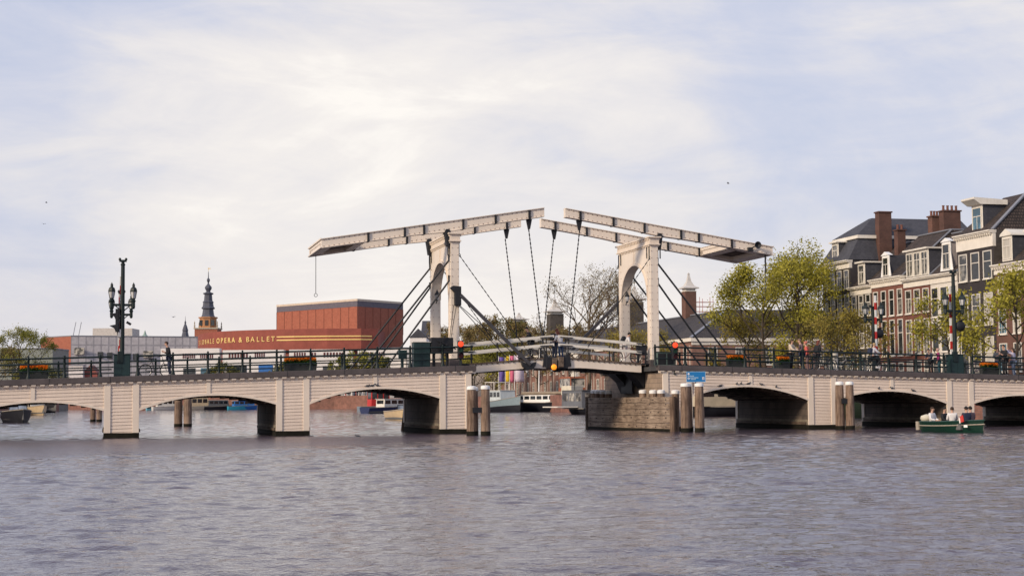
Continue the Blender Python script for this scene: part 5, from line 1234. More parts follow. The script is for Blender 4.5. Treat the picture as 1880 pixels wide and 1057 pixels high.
def window(parent, x, y, z, w_, h_, pane, style='sash', frame=None, face='x', sill=True, fw=0.09):
    """pane with a frame, bars and sill as its child; local x of the wall face, y centre, z bottom"""
    key = (round(w_, 2), round(h_, 2), style, face, sill, fw, (frame or WHITEW).name)
    if key not in WCACHE:
        f = MB(); a, b = -w_ / 2, w_ / 2
        def bx(y0, y1, z0, z1, d=0.07):
            if face == 'x': f.box(-d, -0.012, y0, y1, z0, z1)
            else: f.box(y0, y1, -d, -0.012, z0, z1)
        bx(a, a + fw, 0, h_); bx(b - fw, b, 0, h_); bx(a + fw, b - fw, h_ - fw, h_); bx(a + fw, b - fw, 0, fw * .8)
        if style in ('sash', 'tall'): bx(a + fw, b - fw, h_ * .62 - .03, h_ * .62 + .04, .055)
        if style == 'sash' and w_ > .9: bx(-.02, .02, fw * .8, h_ * .62 - .03, .045)
        if style == 'grid':
            bx(a + fw, b - fw, h_ * .5 - .035, h_ * .5 + .035, .06)
            for k in (1, 2): bx(a + (b - a) * k / 3 - .014, a + (b - a) * k / 3 + .014, fw, h_ - fw, .04)
            for k in (.25, .75): bx(a + fw, b - fw, h_ * k - .014, h_ * k + .014, .042)
        if style == 'cross': bx(-.03, .03, fw, h_ - fw, .05); bx(a + fw, b - fw, h_ * .68 - .03, h_ * .68 + .03, .055)
        if sill: bx(a - .06, b + .06, -.10, -.003, .14)
        p = MB()
        if face == 'x': p.box(-0.011, 0.0 - 0.002, a + .02, b - .02, .02, h_ - .02)
        else: p.box(a + .02, b - .02, -0.011, -0.002, .02, h_ - .02)
        WCACHE[key] = (f, p, {})
    f, p, objs = WCACHE[key]
    if pane.name not in objs:
        po = p.build('window', pane, parent); fo = f.build('window_frame', frame or WHITEW, po); objs[pane.name] = (po.data, fo.data)
    else:
        a, b = objs[pane.name]
        po = bpy.data.objects.new('window', a); COL.objects.link(po); po.parent = parent
        fo = bpy.data.objects.new('window_frame', b); COL.objects.link(fo); fo.parent = po
    po.location = (x, y, z); return po
def dormer(parent, y, z, w_, h_, x=0.25, depth=2.4, style='flat', side=None, pane=None, n=1, top=None):
    d = MB().box(x, x + depth, y - w_ / 2, y + w_ / 2, z, z + h_).build('dormer', side or SLATE, parent)
    fr = MB().box(x - .05, x - .003, y - w_ / 2 - .05, y + w_ / 2 + .05, z, z + h_)
    if style == 'flat': fr.box(x - .35, x + depth, y - w_ / 2 - .2, y + w_ / 2 + .2, z + h_ + .004, z + h_ + .16)
    elif style == 'gable': fr.prism([(y - w_ / 2 - .2, z + h_ + .005), (y + w_ / 2 + .2, z + h_ + .005), (y + w_ / 2 + .1, z + h_ + .2), (y, z + h_ + .62), (y - w_ / 2 - .1, z + h_ + .2)], 'x', x - .2, x + depth * .9)
    elif style == 'hoist': fr.prism([(x - .35, z + h_ + .006), (x + depth, z + h_ + .006), (x + depth, z + h_ + .45), (x - 1.0, z + h_ + .62), (x - 1.0, z + h_ + .45)], 'y', y - w_ / 2 - .25, y + w_ / 2 + .25)
    elif style == 'scroll': fr.prism([(y - w_ / 2 - .42, z - .0), (y - w_ / 2 - .2, z + h_ * .4), (y - w_ / 2 - .05, z + h_ * .7), (y - w_ / 2 - .05, z + h_), (y + w_ / 2 + .05, z + h_), (y + w_ / 2 + .05, z + h_ * .7), (y + w_ / 2 + .2, z + h_ * .4), (y + w_ / 2 + .42, z)], 'x', x - .10, x - .053); fr.prism([(y - w_ / 2 - .18, z + h_ + .005), (y + w_ / 2 + .18, z + h_ + .005), (y, z + h_ + .38)], 'x', x - .2, x + .3)
    fr.build('dormer_trim', WHITE if style == 'scroll' else WHITEW, d)
    for k in range(n):
        wy = y + (k - (n - 1) / 2) * (w_ / n); q = window(parent, x - (.104 if style == 'scroll' else .056), wy, z + .15, w_ / n - .22, h_ - .35, pane or GLASSC, 'cross' if n > 1 else 'sash', sill=False, fw=.08)
    return d
def house(label, v0, v1, hc, wallm, rows, n, rng_seed, style='sash', ww=1.05, frame_h=0.85, ridge=4.6, roofm=None, depth=12.0, panes=None, side=None, u=76.0, dent=True, roof=True, hipped=False, base=None):
    t = thing('canal_house', label, 'house', u, v0, GZ, 0, 'canal houses on the right bank')
    W_ = v1 - v0; g = random.Random(rng_seed)
    wl2 = MB().box(0, depth, 0.004, W_ - 0.004, -0.3, hc)
    for i in range(len(wl2.f)): wl2.m[i] = 1 if i in (2, 4) else 0
    wall = wl2.build('wall', [wallm, side or wallm], t)
    c = MB().box(-.10, 0.25, -0.0, W_, hc - frame_h, hc - .25); c.box(-.38, .3, -.04, W_ + .04, hc - .248, hc - .12).box(-.5, .3, -.06, W_ + .06, hc - .12, hc)
    co = c.build('cornice', CORN, t, bevel=.015)
    if dent:
        cols = []; d = MB()
        for y in np.arange(.1, W_ - .1, .38):
            for dy, big in ((0, 0), (.002, 1), (.19, 1), (.192, 0)): cols.append([(-.103, y + dy, hc - .40), (-.32 if big else -.115, y + dy, hc - (.40 if big else .30)), (-.32 if big else -.115, y + dy, hc - .25), (-.103, y + dy, hc - .25)])
        k = len(cols); d.add([p for q in cols for p in q], [(4 * i + j, 4 * i + 4 + j, 4 * i + 4 + (j + 1) % 4, 4 * i + (j + 1) % 4) for i in range(k - 1) for j in range(4)] + [(0, 1, 2, 3), (4 * k - 1, 4 * k - 2, 4 * k - 3, 4 * k - 4)]); d.build('dentils', CORN, co)
    if roof:
        e = .15
        if hipped: r = MB().add([(-.1, 0, hc + .01), (depth, 0, hc + .01), (depth, W_, hc + .01), (-.1, W_, hc + .01), (4.2, 1.2, hc + ridge), (depth - 2, 1.2, hc + ridge), (depth - 2, W_ - 1.2, hc + ridge), (4.2, W_ - 1.2, hc + ridge)], [(0, 1, 5, 4), (1, 2, 6, 5), (2, 3, 7, 6), (3, 0, 4, 7), (4, 5, 6, 7)])
        else: r = MB().prism([(-.05, hc + .01), (depth * .45, hc + ridge), (depth * .55, hc + ridge), (depth + .05, hc + .01)], 'y', 0.01, W_ - .01)
        ro = r.build('roof', roofm or TILE, t)
        if hipped: MB().beam((-.05, .05, hc + .06), (4.2, 1.2, hc + ridge + .06), .34, .12).build('hip_flashing', LEADM, ro)
        if not hipped:
            MB().beam((-.05, .06, hc + .05), (depth * .45, .06, hc + ridge + .04), .22, .1, up=(0, 0, 1)).build('verge', LEADM, ro); MB().box(depth * .44, depth * .56, 0, W_, hc + ridge + .003, hc + ridge + .12).build('ridge', LEADM, ro)
    for (z0, z1) in rows:
        for k in range(n):
            y = W_ * (k + .5) / n if n < 4 else W_ * (k + .5) / n
            window(t, 0, y, z0 - GZ, min(ww, W_ / n - .35), z1 - z0, (panes or PANES)[g.randrange(len(panes or PANES))], style)
    return t
hs_out = house('brick house with hipped tile roof at the far right beyond the frame edge', 24.5, 35.4, 11.2, BBRK, [(10.6, 12.4), (7.4, 9.5), (4.0, 6.5)], 4, 1, 'grid')
hs_r = house('brick house at the right edge with multi pane white windows behind yellow foliage', 35.5, 44.6, 10.75, BBRK, [(10.35, 12.25), (7.2, 9.4), (3.9, 6.4)], 4, 2, 'grid', ww=1.25)
dormer(hs_r, 7.3, 11.0, 1.5, 2.2, style='gable', pane=BLIND); dormer(hs_r, 3.6, 11.0, 1.5, 2.2, style='gable', pane=GLASSC)
hs_b = house('tall black house with white trimmed windows and a hoist dormer', 44.65, 50.95, 13.95, DBRK, [(12.25, 14.75), (8.15, 11.0), (3.4, 7.1)], 3, 3, 'tall', ww=1.45, ridge=3.55, frame_h=1.45, panes=[GLASSC, GLASSD, GLASSC, BLIND], side=GSIDE, depth=13, hipped=True)
dormer(hs_b, 3.3, 14.0, 1.75, 2.5, x=.45, style='hoist', pane=GLASSB)
hs_w = house('narrow white fronted house with dark windows between the black and red houses', 51.0, 56.05, 10.75, M('white_house_front', (0.64, 0.60, 0.54), .6, .08, 1.0, streak=.15), [(9.3, 12.1), (6.0, 8.8), (3.2, 5.6)], 3, 4, 'tall', ww=1.35, dent=False, panes=[GLASSD, GLASSD, GLASSC])
dormer(hs_w, 2.2, 11.0, 1.5, 2.7, style='scroll', pane=GLASSD, side=M('pink_grey_lead', (.36, .32, .31)))
hs_r2 = house('red brick house with a triple white dormer and white net curtains', 56.1, 61.25, 10.75, RBRK, [(9.9, 12.2), (5.9, 9.3), (3.0, 5.3)], 3, 5, 'sash', ww=1.2, panes=[BLIND, GLASSC, GLASSC], dent=False)
dormer(hs_r2, 2.6, 10.8, 4.4, 2.6, x=.15, depth=3.4, style='flat', n=3, pane=GLASSC, side=SLATE)
hs_r1 = house('wide red brick house with tall dark windows and a dentilled white cornice', 61.3, 68.15, 11.2, RBRK2, [(9.9, 12.5), (5.9, 9.5), (3.0, 5.2)], 4, 6, 'tall', ww=1.05, panes=[GLASSD, GLASSD, GLASSC])
dormer(hs_r1, 4.0, 11.3, 1.4, 2.2, style='scroll', pane=GLASSD)
hs_s = house('small dark house with a white cornice right of the dark mansard house', 68.2, 72.95, 10.75, OBRK, [(10.2, 12.4), (6.9, 9.4), (3.6, 6.2)], 3, 7, 'sash', ww=1.05, panes=[GLASSC, GLASSD], dent=False)
dormer(hs_s, 2.6, 10.9, 1.5, 2.3, style='flat', pane=GLASSC)
hs_d = house('tall dark house with a blue grey slate mansard at the left end of the row', 73.0, 79.8, 13.75, OBRK, [(13.3, 15.3), (10.3, 12.7), (6.9, 9.4), (3.4, 6.2)], 4, 8, 'sash', ww=1.1, panes=[GLASSC, GLASSD], side=M('dark_side_render', (0.05, 0.045, 0.05)), depth=16, roof=False, dent=False)
MB().add([(-.2, -.1, 13.78), (16, -.1, 13.78), (16, 6.9, 13.78), (-.2, 6.9, 13.78), (1.3, .5, 16.1), (15, .5, 16.1), (15, 6.3, 16.1), (1.3, 6.3, 16.1)], [(0, 1, 5, 4), (1, 2, 6, 5), (2, 3, 7, 6), (3, 0, 4, 7), (4, 5, 6, 7)]).build('mansard', SLATE, hs_d)
MB().box(1.1, 15.2, .3, 6.5, 16.103, 16.45).build('mansard_band', CORN, hs_d)
MB().add([(1.1, .3, 16.46), (15.2, .3, 16.46), (15.2, 6.5, 16.46), (1.1, 6.5, 16.46), (4.2, 3.0, 18.6), (14.8, 3.0, 18.6), (14.8, 3.8, 18.6), (4.2, 3.8, 18.6)], [(0, 1, 5, 4), (1, 2, 6, 5), (2, 3, 7, 6), (3, 0, 4, 7), (4, 5, 6, 7)]).build('roof', SLATE, hs_d)
dormer(hs_d, 4.0, 13.9, 1.5, 2.0, x=.3, depth=1.4, style='flat', pane=GLASSC)
CHB = M_brick('chimney_brick', (0.105, 0.042, 0.032), (0.15, 0.062, 0.045), (0.11, 0.07, 0.055), stain=.4)
def chimney(parent, x, y, z0, z1, sx, sy, pots=0, m=None):
    c = MB().box(x - sx / 2, x + sx / 2, y - sy / 2, y + sy / 2, z0, z1).box(x - sx / 2 - .1, x + sx / 2 + .1, y - sy / 2 - .1, y + sy / 2 + .1, z1 + .002, z1 + .14).build('chimney', m or CHB, parent)
    if pots:
        for k in range(pots): MB().lathe([(.13, 0), (.11, .4), (.14, .42), (.14, .5)], 8, (x + (k - (pots - 1) / 2) * sx / max(1, pots), y, z1 + .145)).build('chimney_pot', RBRK2, c)
chimney(hs_d, 4.0, 0.05, 12.0, 18.80, 1.45, .9)
chimney(hs_s, 4.0, 1.26, 11.5, 16.51, .9, .8, 2)
chimney(hs_r2, 6.2, 9.80, 13.5, 17.58, 1.3, .9, 4, BBRK)
chimney(hs_w, 6.6, 12.74, 13.5, 17.89, 1.9, .9, 4)

# ---------------------------------------------------------------- long brick building further down the right bank
AV0, AV1, AU0 = 142.0, 262.0, 84.0
am = thing('almshouse_building', 'long brown brick building with grey tiled hip roofs behind the bare trees right of centre', 'building', AU0, AV0, GZ)
AL = AV1 - AV0; AZ = 7.75
MB().box(0, 90, 0, AL, -.5, AZ).build('wall', M_brick('almshouse_brick', (0.24, 0.105, 0.08), (0.31, 0.145, 0.11), (0.22, 0.15, 0.12), stain=.3), am)
MB().box(-.35, 90.35, -.35, AL + .35, AZ + .004, AZ + .55).box(-.12, 90.1, -.12, -.003, AZ - .5, AZ).build('cornice', CORN, am)
RI = 9.0; RH = 12.9
MB().add([(-.4, -.4, AZ + .56), (90.4, -.4, AZ + .56), (90.4, AL + .4, AZ + .56), (-.4, AL + .4, AZ + .56), (RI, RI, RH), (90 - RI, RI, RH), (90 - RI, AL - RI, RH), (RI, AL - RI, RH)], [(0, 1, 5, 4), (1, 2, 6, 5), (2, 3, 7, 6), (3, 0, 4, 7), (4, 5, 6, 7)]).build('roof', GTILE, am)
MB().beam((-.3, -.3, AZ + .62), (RI, RI, RH + .05), .5, .12).build('hip_flashing', LEADM, am)
MB().box(RI - .2, 90 - RI, RI - .2, RI + .2, RH + .01, RH + .18).box(RI - .2, RI + .2, RI + .2, AL - RI, RH + .01, RH + .18).build('ridge_cap', LEADM, am)
for k in range(12):
    for z0, h_ in ((.6, 2.2), (4.3, 2.6)): window(am, 3.2 + k * 4.4, 0, z0, 1.5, h_, (GLASSD, GLASSC)[k % 3 == 1], 'grid', face='y')
for k in range(26):
    for z0, h_ in ((.5, 2.4), (4.2, 2.8)):
        if k == 13: continue
        window(am, 0, 3.0 + k * 4.45, z0, 1.5, h_, (GLASSD, GLASSC, GLASSD)[k % 3], 'grid')
for k in range(27): MB().box(-.16, -.003, .55 + k * 4.45, 1.0 + k * 4.45, -.2, 7.2).build('pilaster', M('pale_pilaster', (.42, .33, .28)) if 'pale_pilaster' not in MATS else MATS['pale_pilaster'], am)
MB().box(-.35, 0.0, 58.5, 63.5, -.3, 7.6).build('portal_surround', WHITEW, am); MB().box(-.42, -.352, 60.2, 61.8, .1, 3.4).build('door', GREENI, am)
def cupola(label, x, ub, ytop, ycap, ybase, wpx):
    pass
for lab, v_, zt_, zc_, zb_, wd, tint in (('brick turret with a white conical cap on the hip roof corner', 167.27, 22.67, 19.97, 14, 1.9, 0), ('brick turret with a greenish cap seen through the right bridge tower', 195.59, 22.45, 19.86, 13.5, 2.6, 1),
                                     ('pale turret with a spire and vane behind the middle of the drawbridge', 249.51, 23.60, 20.66, 8, 3.0, 1), ('purple brick turret with a white cap left of the lifting rods', 280.83, 22.27, 20.61, 8, 2.9, 0)):
    t = thing('roof_turret', lab, 'turret', 93, v_, zb_, 0, 'turrets along the almshouse roof')
    b = MB().box(-wd / 2, wd / 2, -wd / 2, wd / 2, 0, zc_ - zb_ - .5).build('shaft', BBRK if not tint else GSIDE, t)
    MB().lathe([(wd * .74, 0), (wd * .74, .12)], 4, (0, 0, zc_ - zb_ - .49)).lathe([(wd * .62, 0), (wd * .62, .35)], 4, (0, 0, zc_ - zb_ - .36)).build('belt', WHITEW, t)
    hgt = zt_ - zc_
    MB().lathe([(wd * 1.0, 0), (wd * 1.0, .14), (wd * .55, hgt * .18), (wd * .26, hgt * .45), (wd * .12, hgt * .8), (wd * .10, hgt * .86), (wd * .14, hgt * .9), (.05, hgt)], 4, (0, 0, zc_ - zb_ + .005)).build('cap', M('pale_lead_cap', (.55, .52, .48)) if 'pale_lead_cap' not in MATS else MATS['pale_lead_cap'], t)
    if tint: MB().tube([(0, 0, zt_ - zb_), (0, 0, zt_ - zb_ + 3.2)], .06, 5).beam((-.5, 0, zt_ - zb_ + 2.8), (.3, 0, zt_ - zb_ + 2.8), .05, .25).build('vane', IRON, t)
t = thing('roof_scaffold', 'small red and grey scaffold standing on the roof right of the brick turret', 'scaffold', 103, 187.17, 15.5)
s_ = MB()
for x in (-2, 0, 2):
    s_.tube([(x, 0, 0), (x, 0, 4.2)], .05, 5).tube([(x, 1.5, 0), (x, 1.5, 4.6)], .05, 5)
for z in (1.0, 1.9, 2.8, 3.6): s_.tube([(-2.2, 0, z), (2.2, 0, z)], .04, 5).tube([(-2.2, 1.5, z), (2.2, 1.5, z)], .04, 5)
s_.build('poles', M('scaffold_red', (.35, .12, .10)), t); MB().box(-3, 3, -.4, 2, .3, .55).box(-2.2, 2.2, -.2, 1.7, 1.4, 1.46).build('platform', LEADM, t)

# ---------------------------------------------------------------- trees
LEAF_Y = M_leaf('spring_leaf_yellow', (0.28, 0.255, 0.035), (0.375, 0.35, 0.05), (0.46, 0.43, 0.09))
LEAF_G = M_leaf('spring_leaf_green', (0.17, 0.18, 0.03), (0.25, 0.25, 0.045), (0.33, 0.32, 0.08))
LEAF_O = M_leaf('bud_leaf_ochre', (0.23, 0.175, 0.04), (0.30, 0.25, 0.055), (0.36, 0.31, 0.08))
LEAF_B = M_leaf('bud_leaf_brown', (0.19, 0.13, 0.07), (0.25, 0.19, 0.085), (0.28, 0.245, 0.09))
LEAF_D = M_leaf('olive_leaf', (0.10, 0.11, 0.04), (0.155, 0.16, 0.05), (0.22, 0.21, 0.07))
def tree(label, u, v, z, h, spread, seed, leafm, nleaf, ls=0.24, first=0.28, r0=None, name='tree', up=0.9, nl=9, group=None, levels=4, sig=0.35, twig=0.0, barkm=None):
    """vase-shaped street tree: limbs fork four times, twigs fill an uneven crown; leaves sit along the twigs"""
    g = np.random.default_rng(seed); t = thing(name, label, 'tree', u, v, z, 0, group)
    seg = []; r0 = r0 or h * 0.015
    cz, rz = h * (0.5 + first * 0.45), h * (0.5 - first * 0.42)
    lump = [(g.normal(size=3), g.uniform(.75, 1.2)) for _ in range(14)]
    def reach(d):
        """how far the crown goes in direction d (uneven outline)"""
        w_ = np.array([max(0, float(d @ (q / np.linalg.norm(q)))) ** 6 for q, _ in lump]); k = np.array([x for _, x in lump])
        return 0.93 if w_.sum() < 1e-6 else .5 * .93 + .5 * float((w_ * k).sum() / w_.sum())
    def inside(p):
        q = np.array([p[0] / spread, p[1] / spread, (p[2] - cz) / rz]); n = np.linalg.norm(q)
        return n / reach(q / max(n, 1e-6))
    def grow(p, d, ln, r, lv):
        n = 3; pts = [p]; q = p.copy(); dd = d.copy()
        for i in range(n):
            dd = dd + g.normal(size=3) * (0.10 + .04 * lv) + np.array([0, 0, 0.05 * up]); dd /= np.linalg.norm(dd); nq = q + dd * ln / n
            if i and inside(nq) > 1.06: break
            q = nq; pts.append(q.copy())
        if len(pts) < 2: return
        seg.append((pts, r, r * 0.5, lv))
        if lv >= levels: return
        for k in range(4 if lv < 3 else 3):
            f = g.uniform(0.3, 1.0); i = min(len(pts) - 1, 1 + int(f * (len(pts) - 1))); b = pts[i]
            ax = g.normal(size=3); ax /= np.linalg.norm(ax); nd = dd * 0.7 + ax * 0.65 + np.array([0, 0, up * 0.16]); nd /= np.linalg.norm(nd)
            grow(b.copy(), nd, ln * g.uniform(0.48, 0.7), r * 0.5, lv + 1)
    pts = [np.array([0, 0, -.3])]; q = pts[0].copy()
    for i in range(6): q = q + np.array([g.normal() * .012 * h, g.normal() * .012 * h, h * .72 / 6]); pts.append(q.copy())
    seg.append((pts, r0, r0 * .35, 0))
    for k in range(nl):
        f = first + (0.95 - first) * (k + g.uniform(0, .8)) / nl; x = min(5.99, f * 6); i = int(x); b = pts[i] + (pts[i + 1] - pts[i]) * (x - i)
        a = k * 2.4 + g.uniform(-.4, .4); d = np.array([math.cos(a), math.sin(a), up * (0.35 + f)]); d /= np.linalg.norm(d)
        grow(b, d, spread * g.uniform(.75, 1.0) * (1.0 if f < .75 else .7), r0 * .45, 1)
    grow(pts[-1], np.array([0.05, 0.02, 1.0]), h * .15, r0 * .32, 2)
    mb = MB()
    for pp, a, b, lv in seg:
        n = len(pp); rr = [max(.010 + twig, a + (b - a) * i / (n - 1)) for i in range(n)]
        mb.tube([tuple(x) for x in pp], rr, 8 if lv == 0 else (5 if lv < 3 else 3), cap=False)
    mb.build('trunk', barkm or BARK, t, smooth=60, uvs=False)
    tips = [s for s in seg if s[3] >= 3]
    if nleaf and tips:
        P0 = np.array([s[0][0] for s in tips]); P1 = np.array([s[0][-1] for s in tips])
        wgt = g.gamma(1.1, 1.0, len(tips)); ix = g.choice(len(tips), nleaf, p=wgt / wgt.sum()); f = g.uniform(0.1, 1.1, nleaf)[:, None]
        c = P0[ix] * (1 - f) + P1[ix] * f + g.normal(size=(nleaf, 3)) * sig
        vv, ff = cards(c, g.uniform(.6, 1.35, nleaf) * ls, g); raw_mesh('crown', vv, ff, leafm, t)
    return t
QT = 'trees along the right quay'
for lab, (u, v, z), h, sp, sd, lm, n, kw in (
    ('broad spring green tree left of the tallest one near the mansard house', (69,79.24,4.17), 14.2, 5.8, 11, LEAF_Y, 13500, dict(group=QT, nl=11, first=.2, sig=.45)),
    ('tallest spring green tree standing against the dark mansard house', (70,73.84,4.07), 17.4, 4.7, 12, LEAF_Y, 11500, dict(group=QT, nl=12, first=.22, sig=.45)),
    ('lower ochre budding tree at the left side of the tall green trees', (70,86.2,4.28), 9.0, 4.6, 13, LEAF_O, 5500, dict(group=QT, nl=9, first=.22)),
    ('thin ochre tree in front of the small dark house', (69,57.92,3.81), 7.2, 3.6, 14, LEAF_O, 2400, dict(group=QT, nl=8)),
    ('brown budding tree in front of the dark mansard house', (68,61.26,3.87), 7.6, 3.0, 15, LEAF_O, 2000, dict(group=QT, nl=8)),
    ('yellow leaved young tree in front of the white house beside the right mast', (66.5,36.6,3.46), 8.0, 2.7, 16, LEAF_Y, 3600, dict(group=QT, nl=9, first=.25)),
    ('yellow leaved tree in front of the brick house at the right edge', (66.5,26.15,3.28), 9.4, 3.3, 17, LEAF_Y, 5200, dict(group=QT, nl=9, first=.22)),
    ('yellow green tree standing low before the grey hip roof left of the right tower', (71,127.61,4.98), 9.0, 4.5, 18, LEAF_O, 5200, dict(group=QT)),
    ('tall nearly bare tree with fine twigs left of the right bridge tower', (72,155.79,4.61), 19.5, 9.0, 19, LEAF_B, 5200, dict(group=QT, nl=12, first=.25, up=1.0, ls=.2, sig=.5, twig=.006, barkm=BARKP)),
    ('bare twiggy tree close behind the right bridge tower', (74,152.07,4.55), 17.5, 6.0, 20, LEAF_B, 3200, dict(group=QT, nl=9, up=1.0, ls=.2, sig=.5, twig=.006, barkm=BARKP)),
    ('green low tree behind the handrail of the left leaf', (70,211.02,6.38), 9.5, 6.0, 21, LEAF_G, 6000, dict(group=QT, first=.15, ls=.34)),
    ('yellow green low tree right of the left traffic light', (72,235.15,6.79), 9.0, 6.0, 22, LEAF_Y, 6000, dict(group=QT, first=.15, ls=.34)),
    ('brownish budding tree behind the left leaf of the drawbridge', (80,272.73,7.39), 16.0, 7.5, 23, LEAF_B, 9000, dict(group=QT, first=.2, ls=.36)),
    ('brown budding tree right of the left tower', (80,248.02,6.98), 17.0, 7.5, 24, LEAF_B, 9000, dict(group=QT, first=.2, ls=.36)),
    ('olive tree behind the left balance rods', (84,250.19,7), 16.5, 6.5, 25, LEAF_D, 8000, dict(group=QT, first=.2, ls=.36)),
    ('olive budding tree seen between the legs of the left tower', (80,303.17,7.91), 17.5, 7.5, 26, LEAF_B, 8000, dict(group=QT, first=.2, ls=.4)),
    ('small budding tree between the two turrets', (82,222.96,6.55), 15.0, 5.0, 27, LEAF_B, 6000, dict(group=QT, first=.2, ls=.34)),
    ('green budding tree right of the pale turret', (80,194.04,6.07), 12.5, 5.5, 28, LEAF_B, 6000, dict(group=QT, first=.2, ls=.32)),
    ('round crowned tree with spreading limbs at the far left', (-16.25,231.94,7.02), 13.6, 6.0, 31, LEAF_G, 8000, dict(group='trees on the left and far quays', nl=9, first=.3, up=.9, ls=.26)),
    ('low brownish tree cut off by the left edge', (-20.41,232.98,7.05), 9.0, 6.0, 32, LEAF_B, 6000, dict(group='trees on the left and far quays', first=.15)),
    ('low green tree right of the round crowned one at the far left', (-13.04,249.69,7.31), 6.2, 5.4, 33, LEAF_D, 5000, dict(group='trees on the left and far quays', first=.1)),
    ('green tree in front of the white opera base behind the left stays', (63.06,331.62,8.44), 10.5, 7.0, 34, LEAF_G, 4500, dict(group='trees on the left and far quays', first=.15, ls=.5)),
    ('small green tree in front of the white opera base right of the orange planter', (66.86,328.6,8.38), 8.5, 6.0, 35, LEAF_D, 4000, dict(group='trees on the left and far quays', first=.15, ls=.5)),
    ('narrow green tree before the opera base left of the long planter', (28.79,345.38,8.79), 8.5, 4.0, 36, LEAF_D, 3000, dict(group='trees on the left and far quays', first=.15, ls=.45)),
    ('narrow green tree before the opera base behind the long planter', (44.81,340.33,8.65), 9.0, 4.0, 37, LEAF_D, 3000, dict(group='trees on the left and far quays', first=.15, ls=.45))):
    tree(lab, u, v, GZ if v < 300 else GZ + .8, h, sp, sd, lm, n, **kw)

# ---------------------------------------------------------------- far bank: opera house and its neighbours (axes north-south, east-west)
WR = -math.degrees(BA)
OBR = M_brick('opera_brick', (0.31, 0.092, 0.055), (0.37, 0.12, 0.072), (0.31, 0.14, 0.095), 0.6, 0.2, 0.012, stain=0.15)
OBRF = M('opera_fascia_brick', (0.26, 0.07, 0.05), 0.8, 0.15, 0.5, streak=.2)
GOLD = M('gold_letters', (0.78, 0.55, 0.20), 0.35, 0.05, 2)
RENDER = M('white_render', (0.72, 0.69, 0.67), 0.7, 0.06, 0.5)
op = thing('opera_house', 'red brick opera house with a curved fascia lettered in gold and a square fly tower', 'opera house', *(57.97,357.64), 0, WR)
OX, OY = -51.10, 440.0
def opx(pts): return [(x - OX, y - OY) for x, y in pts]
plan = opx([(-36.42,433), (-40.72,430), (-49.89,429.5), (-58.81,430.5), (-63.43,432), (-68.09,433.5), (-72.41,435.5), (-76.26,438), (-79.79,441), (-82.6,444), (-85.33,448), (-87.92,453.5), (-90.12,460), (-92.56,470)])
poly = plan + [(plan[-1][0] + 1, 60), (plan[0][0], 60)]
MB().prism(poly, 'z', 15.75, 21.45).build('fascia', OBRF, op)
inner = [(x * .985 + .4, y + 1.5) for x, y in plan] + [(plan[-1][0] + 3, 58), (plan[0][0] - 1, 58)]
MB().prism(inner, 'z', 2.0, 15.74).build('lower_wall', M('opera_lower_wall', (.24, .07, .05)), op)
TC, TL, TR = (-43.29,446), (-69.65,472), (-31.67,463)
tower = opx([TC, TR, (TR[0] - 22, TR[1] + 30), (TL[0] + 5, TL[1] + 20), TL])
ft = MB().prism(tower, 'z', 15, 29.7).build('fly_tower', OBR, op)
for (xa, ya), (xb, yb), nn in ((tower[4], tower[0], 10), (tower[0], tower[1], 6)):
    nv = Vector((yb - ya, -(xb - xa))).normalized()
    for k in range(nn + 1):
        f = k / nn; x, y = xa + (xb - xa) * f, ya + (yb - ya) * f; MB().box(x + nv.x * .06 - .04, x + nv.x * .06 + .04, y + nv.y * .06 - .05, y + nv.y * .06 + .05, 21, 28.3).build('panel_joint', M('dark_red_joint', (.17, .06, .045)) if 'dark_red_joint' not in MATS else MATS['dark_red_joint'], ft)  # thin dark red-brown strips for the joints between tower panels
MB().prism([(x * 1.002, y - .08) for x, y in tower], 'z', 28.35, 29.9).build('tower_band', M('blue_grey_band', (.115, .105, .13), .6), ft)
MB().prism([(x * 1.004, y - .2) for x, y in tower], 'z', 29.905, 30.5).build('tower_roof', M('pale_roof', (.55, .47, .38)), ft)
# letters follow the curved fascia, each one standing flat on it
def at_plan(px_x):
    for (x0, a), (x1, b) in zip(KN[:-1], KN[1:]):
        if x1 <= px_x <= x0: f = (px_x - x0) / (x1 - x0); return tuple(a[i] + (b[i] - a[i]) * f for i in (0, 1)), math.atan2(a[1] - b[1], a[0] - b[0])
KN = list(zip((694, 663, 600, 540, 510, 480, 453, 430, 410, 395, 382, 372, 366, 363), plan))
for ch, x, bold in (('I', 369.8, 0), ('O', 373.8, .02), ('N', 378.4, 0), ('A', 383.0, 0), ('L', 387.9, 0), ('E', 392.6, 0), ('O', 401.2, .035), ('P', 408.1, .035), ('E', 414.5, .035), ('R', 421.4, .035), ('A', 429.0, .035), ('&', 441.9, .03), ('B', 455.2, .01), ('A', 464.2, .01), ('L', 474.2, .01), ('L', 483.0, .01), ('E', 492.5, .01), ('T', 501.6, .01), ('T', 366.6, 0)):
    (lx, ly), an = at_plan(x)
    cu = bpy.data.curves.new('l', 'FONT'); cu.body = ch; cu.size = 1.95; cu.extrude = .06; cu.align_x = 'CENTER'; cu.offset = bold
    o = bpy.data.objects.new('l', cu); COL.objects.link(o); me = bpy.data.meshes.new_from_object(o.evaluated_get(bpy.context.evaluated_depsgraph_get())); bpy.data.objects.remove(o); bpy.data.curves.remove(cu)
    nx, ny = math.sin(an), -math.cos(an); m = Matrix.Translation((lx + nx * .12, ly + ny * .12, 18.25)) @ Matrix.Rotation(an, 4, 'Z') @ Matrix.Rotation(R(90), 4, 'X')
    MB().add([m @ v_.co for v_ in me.vertices], [tuple(p.vertices) for p in me.polygons]).build('gold_letter', GOLD, op); bpy.data.meshes.remove(me)
gl = MB(); (x0, y0), a0 = at_plan(508); xs = [508, 540, 570, 600, 640, 662, 683]
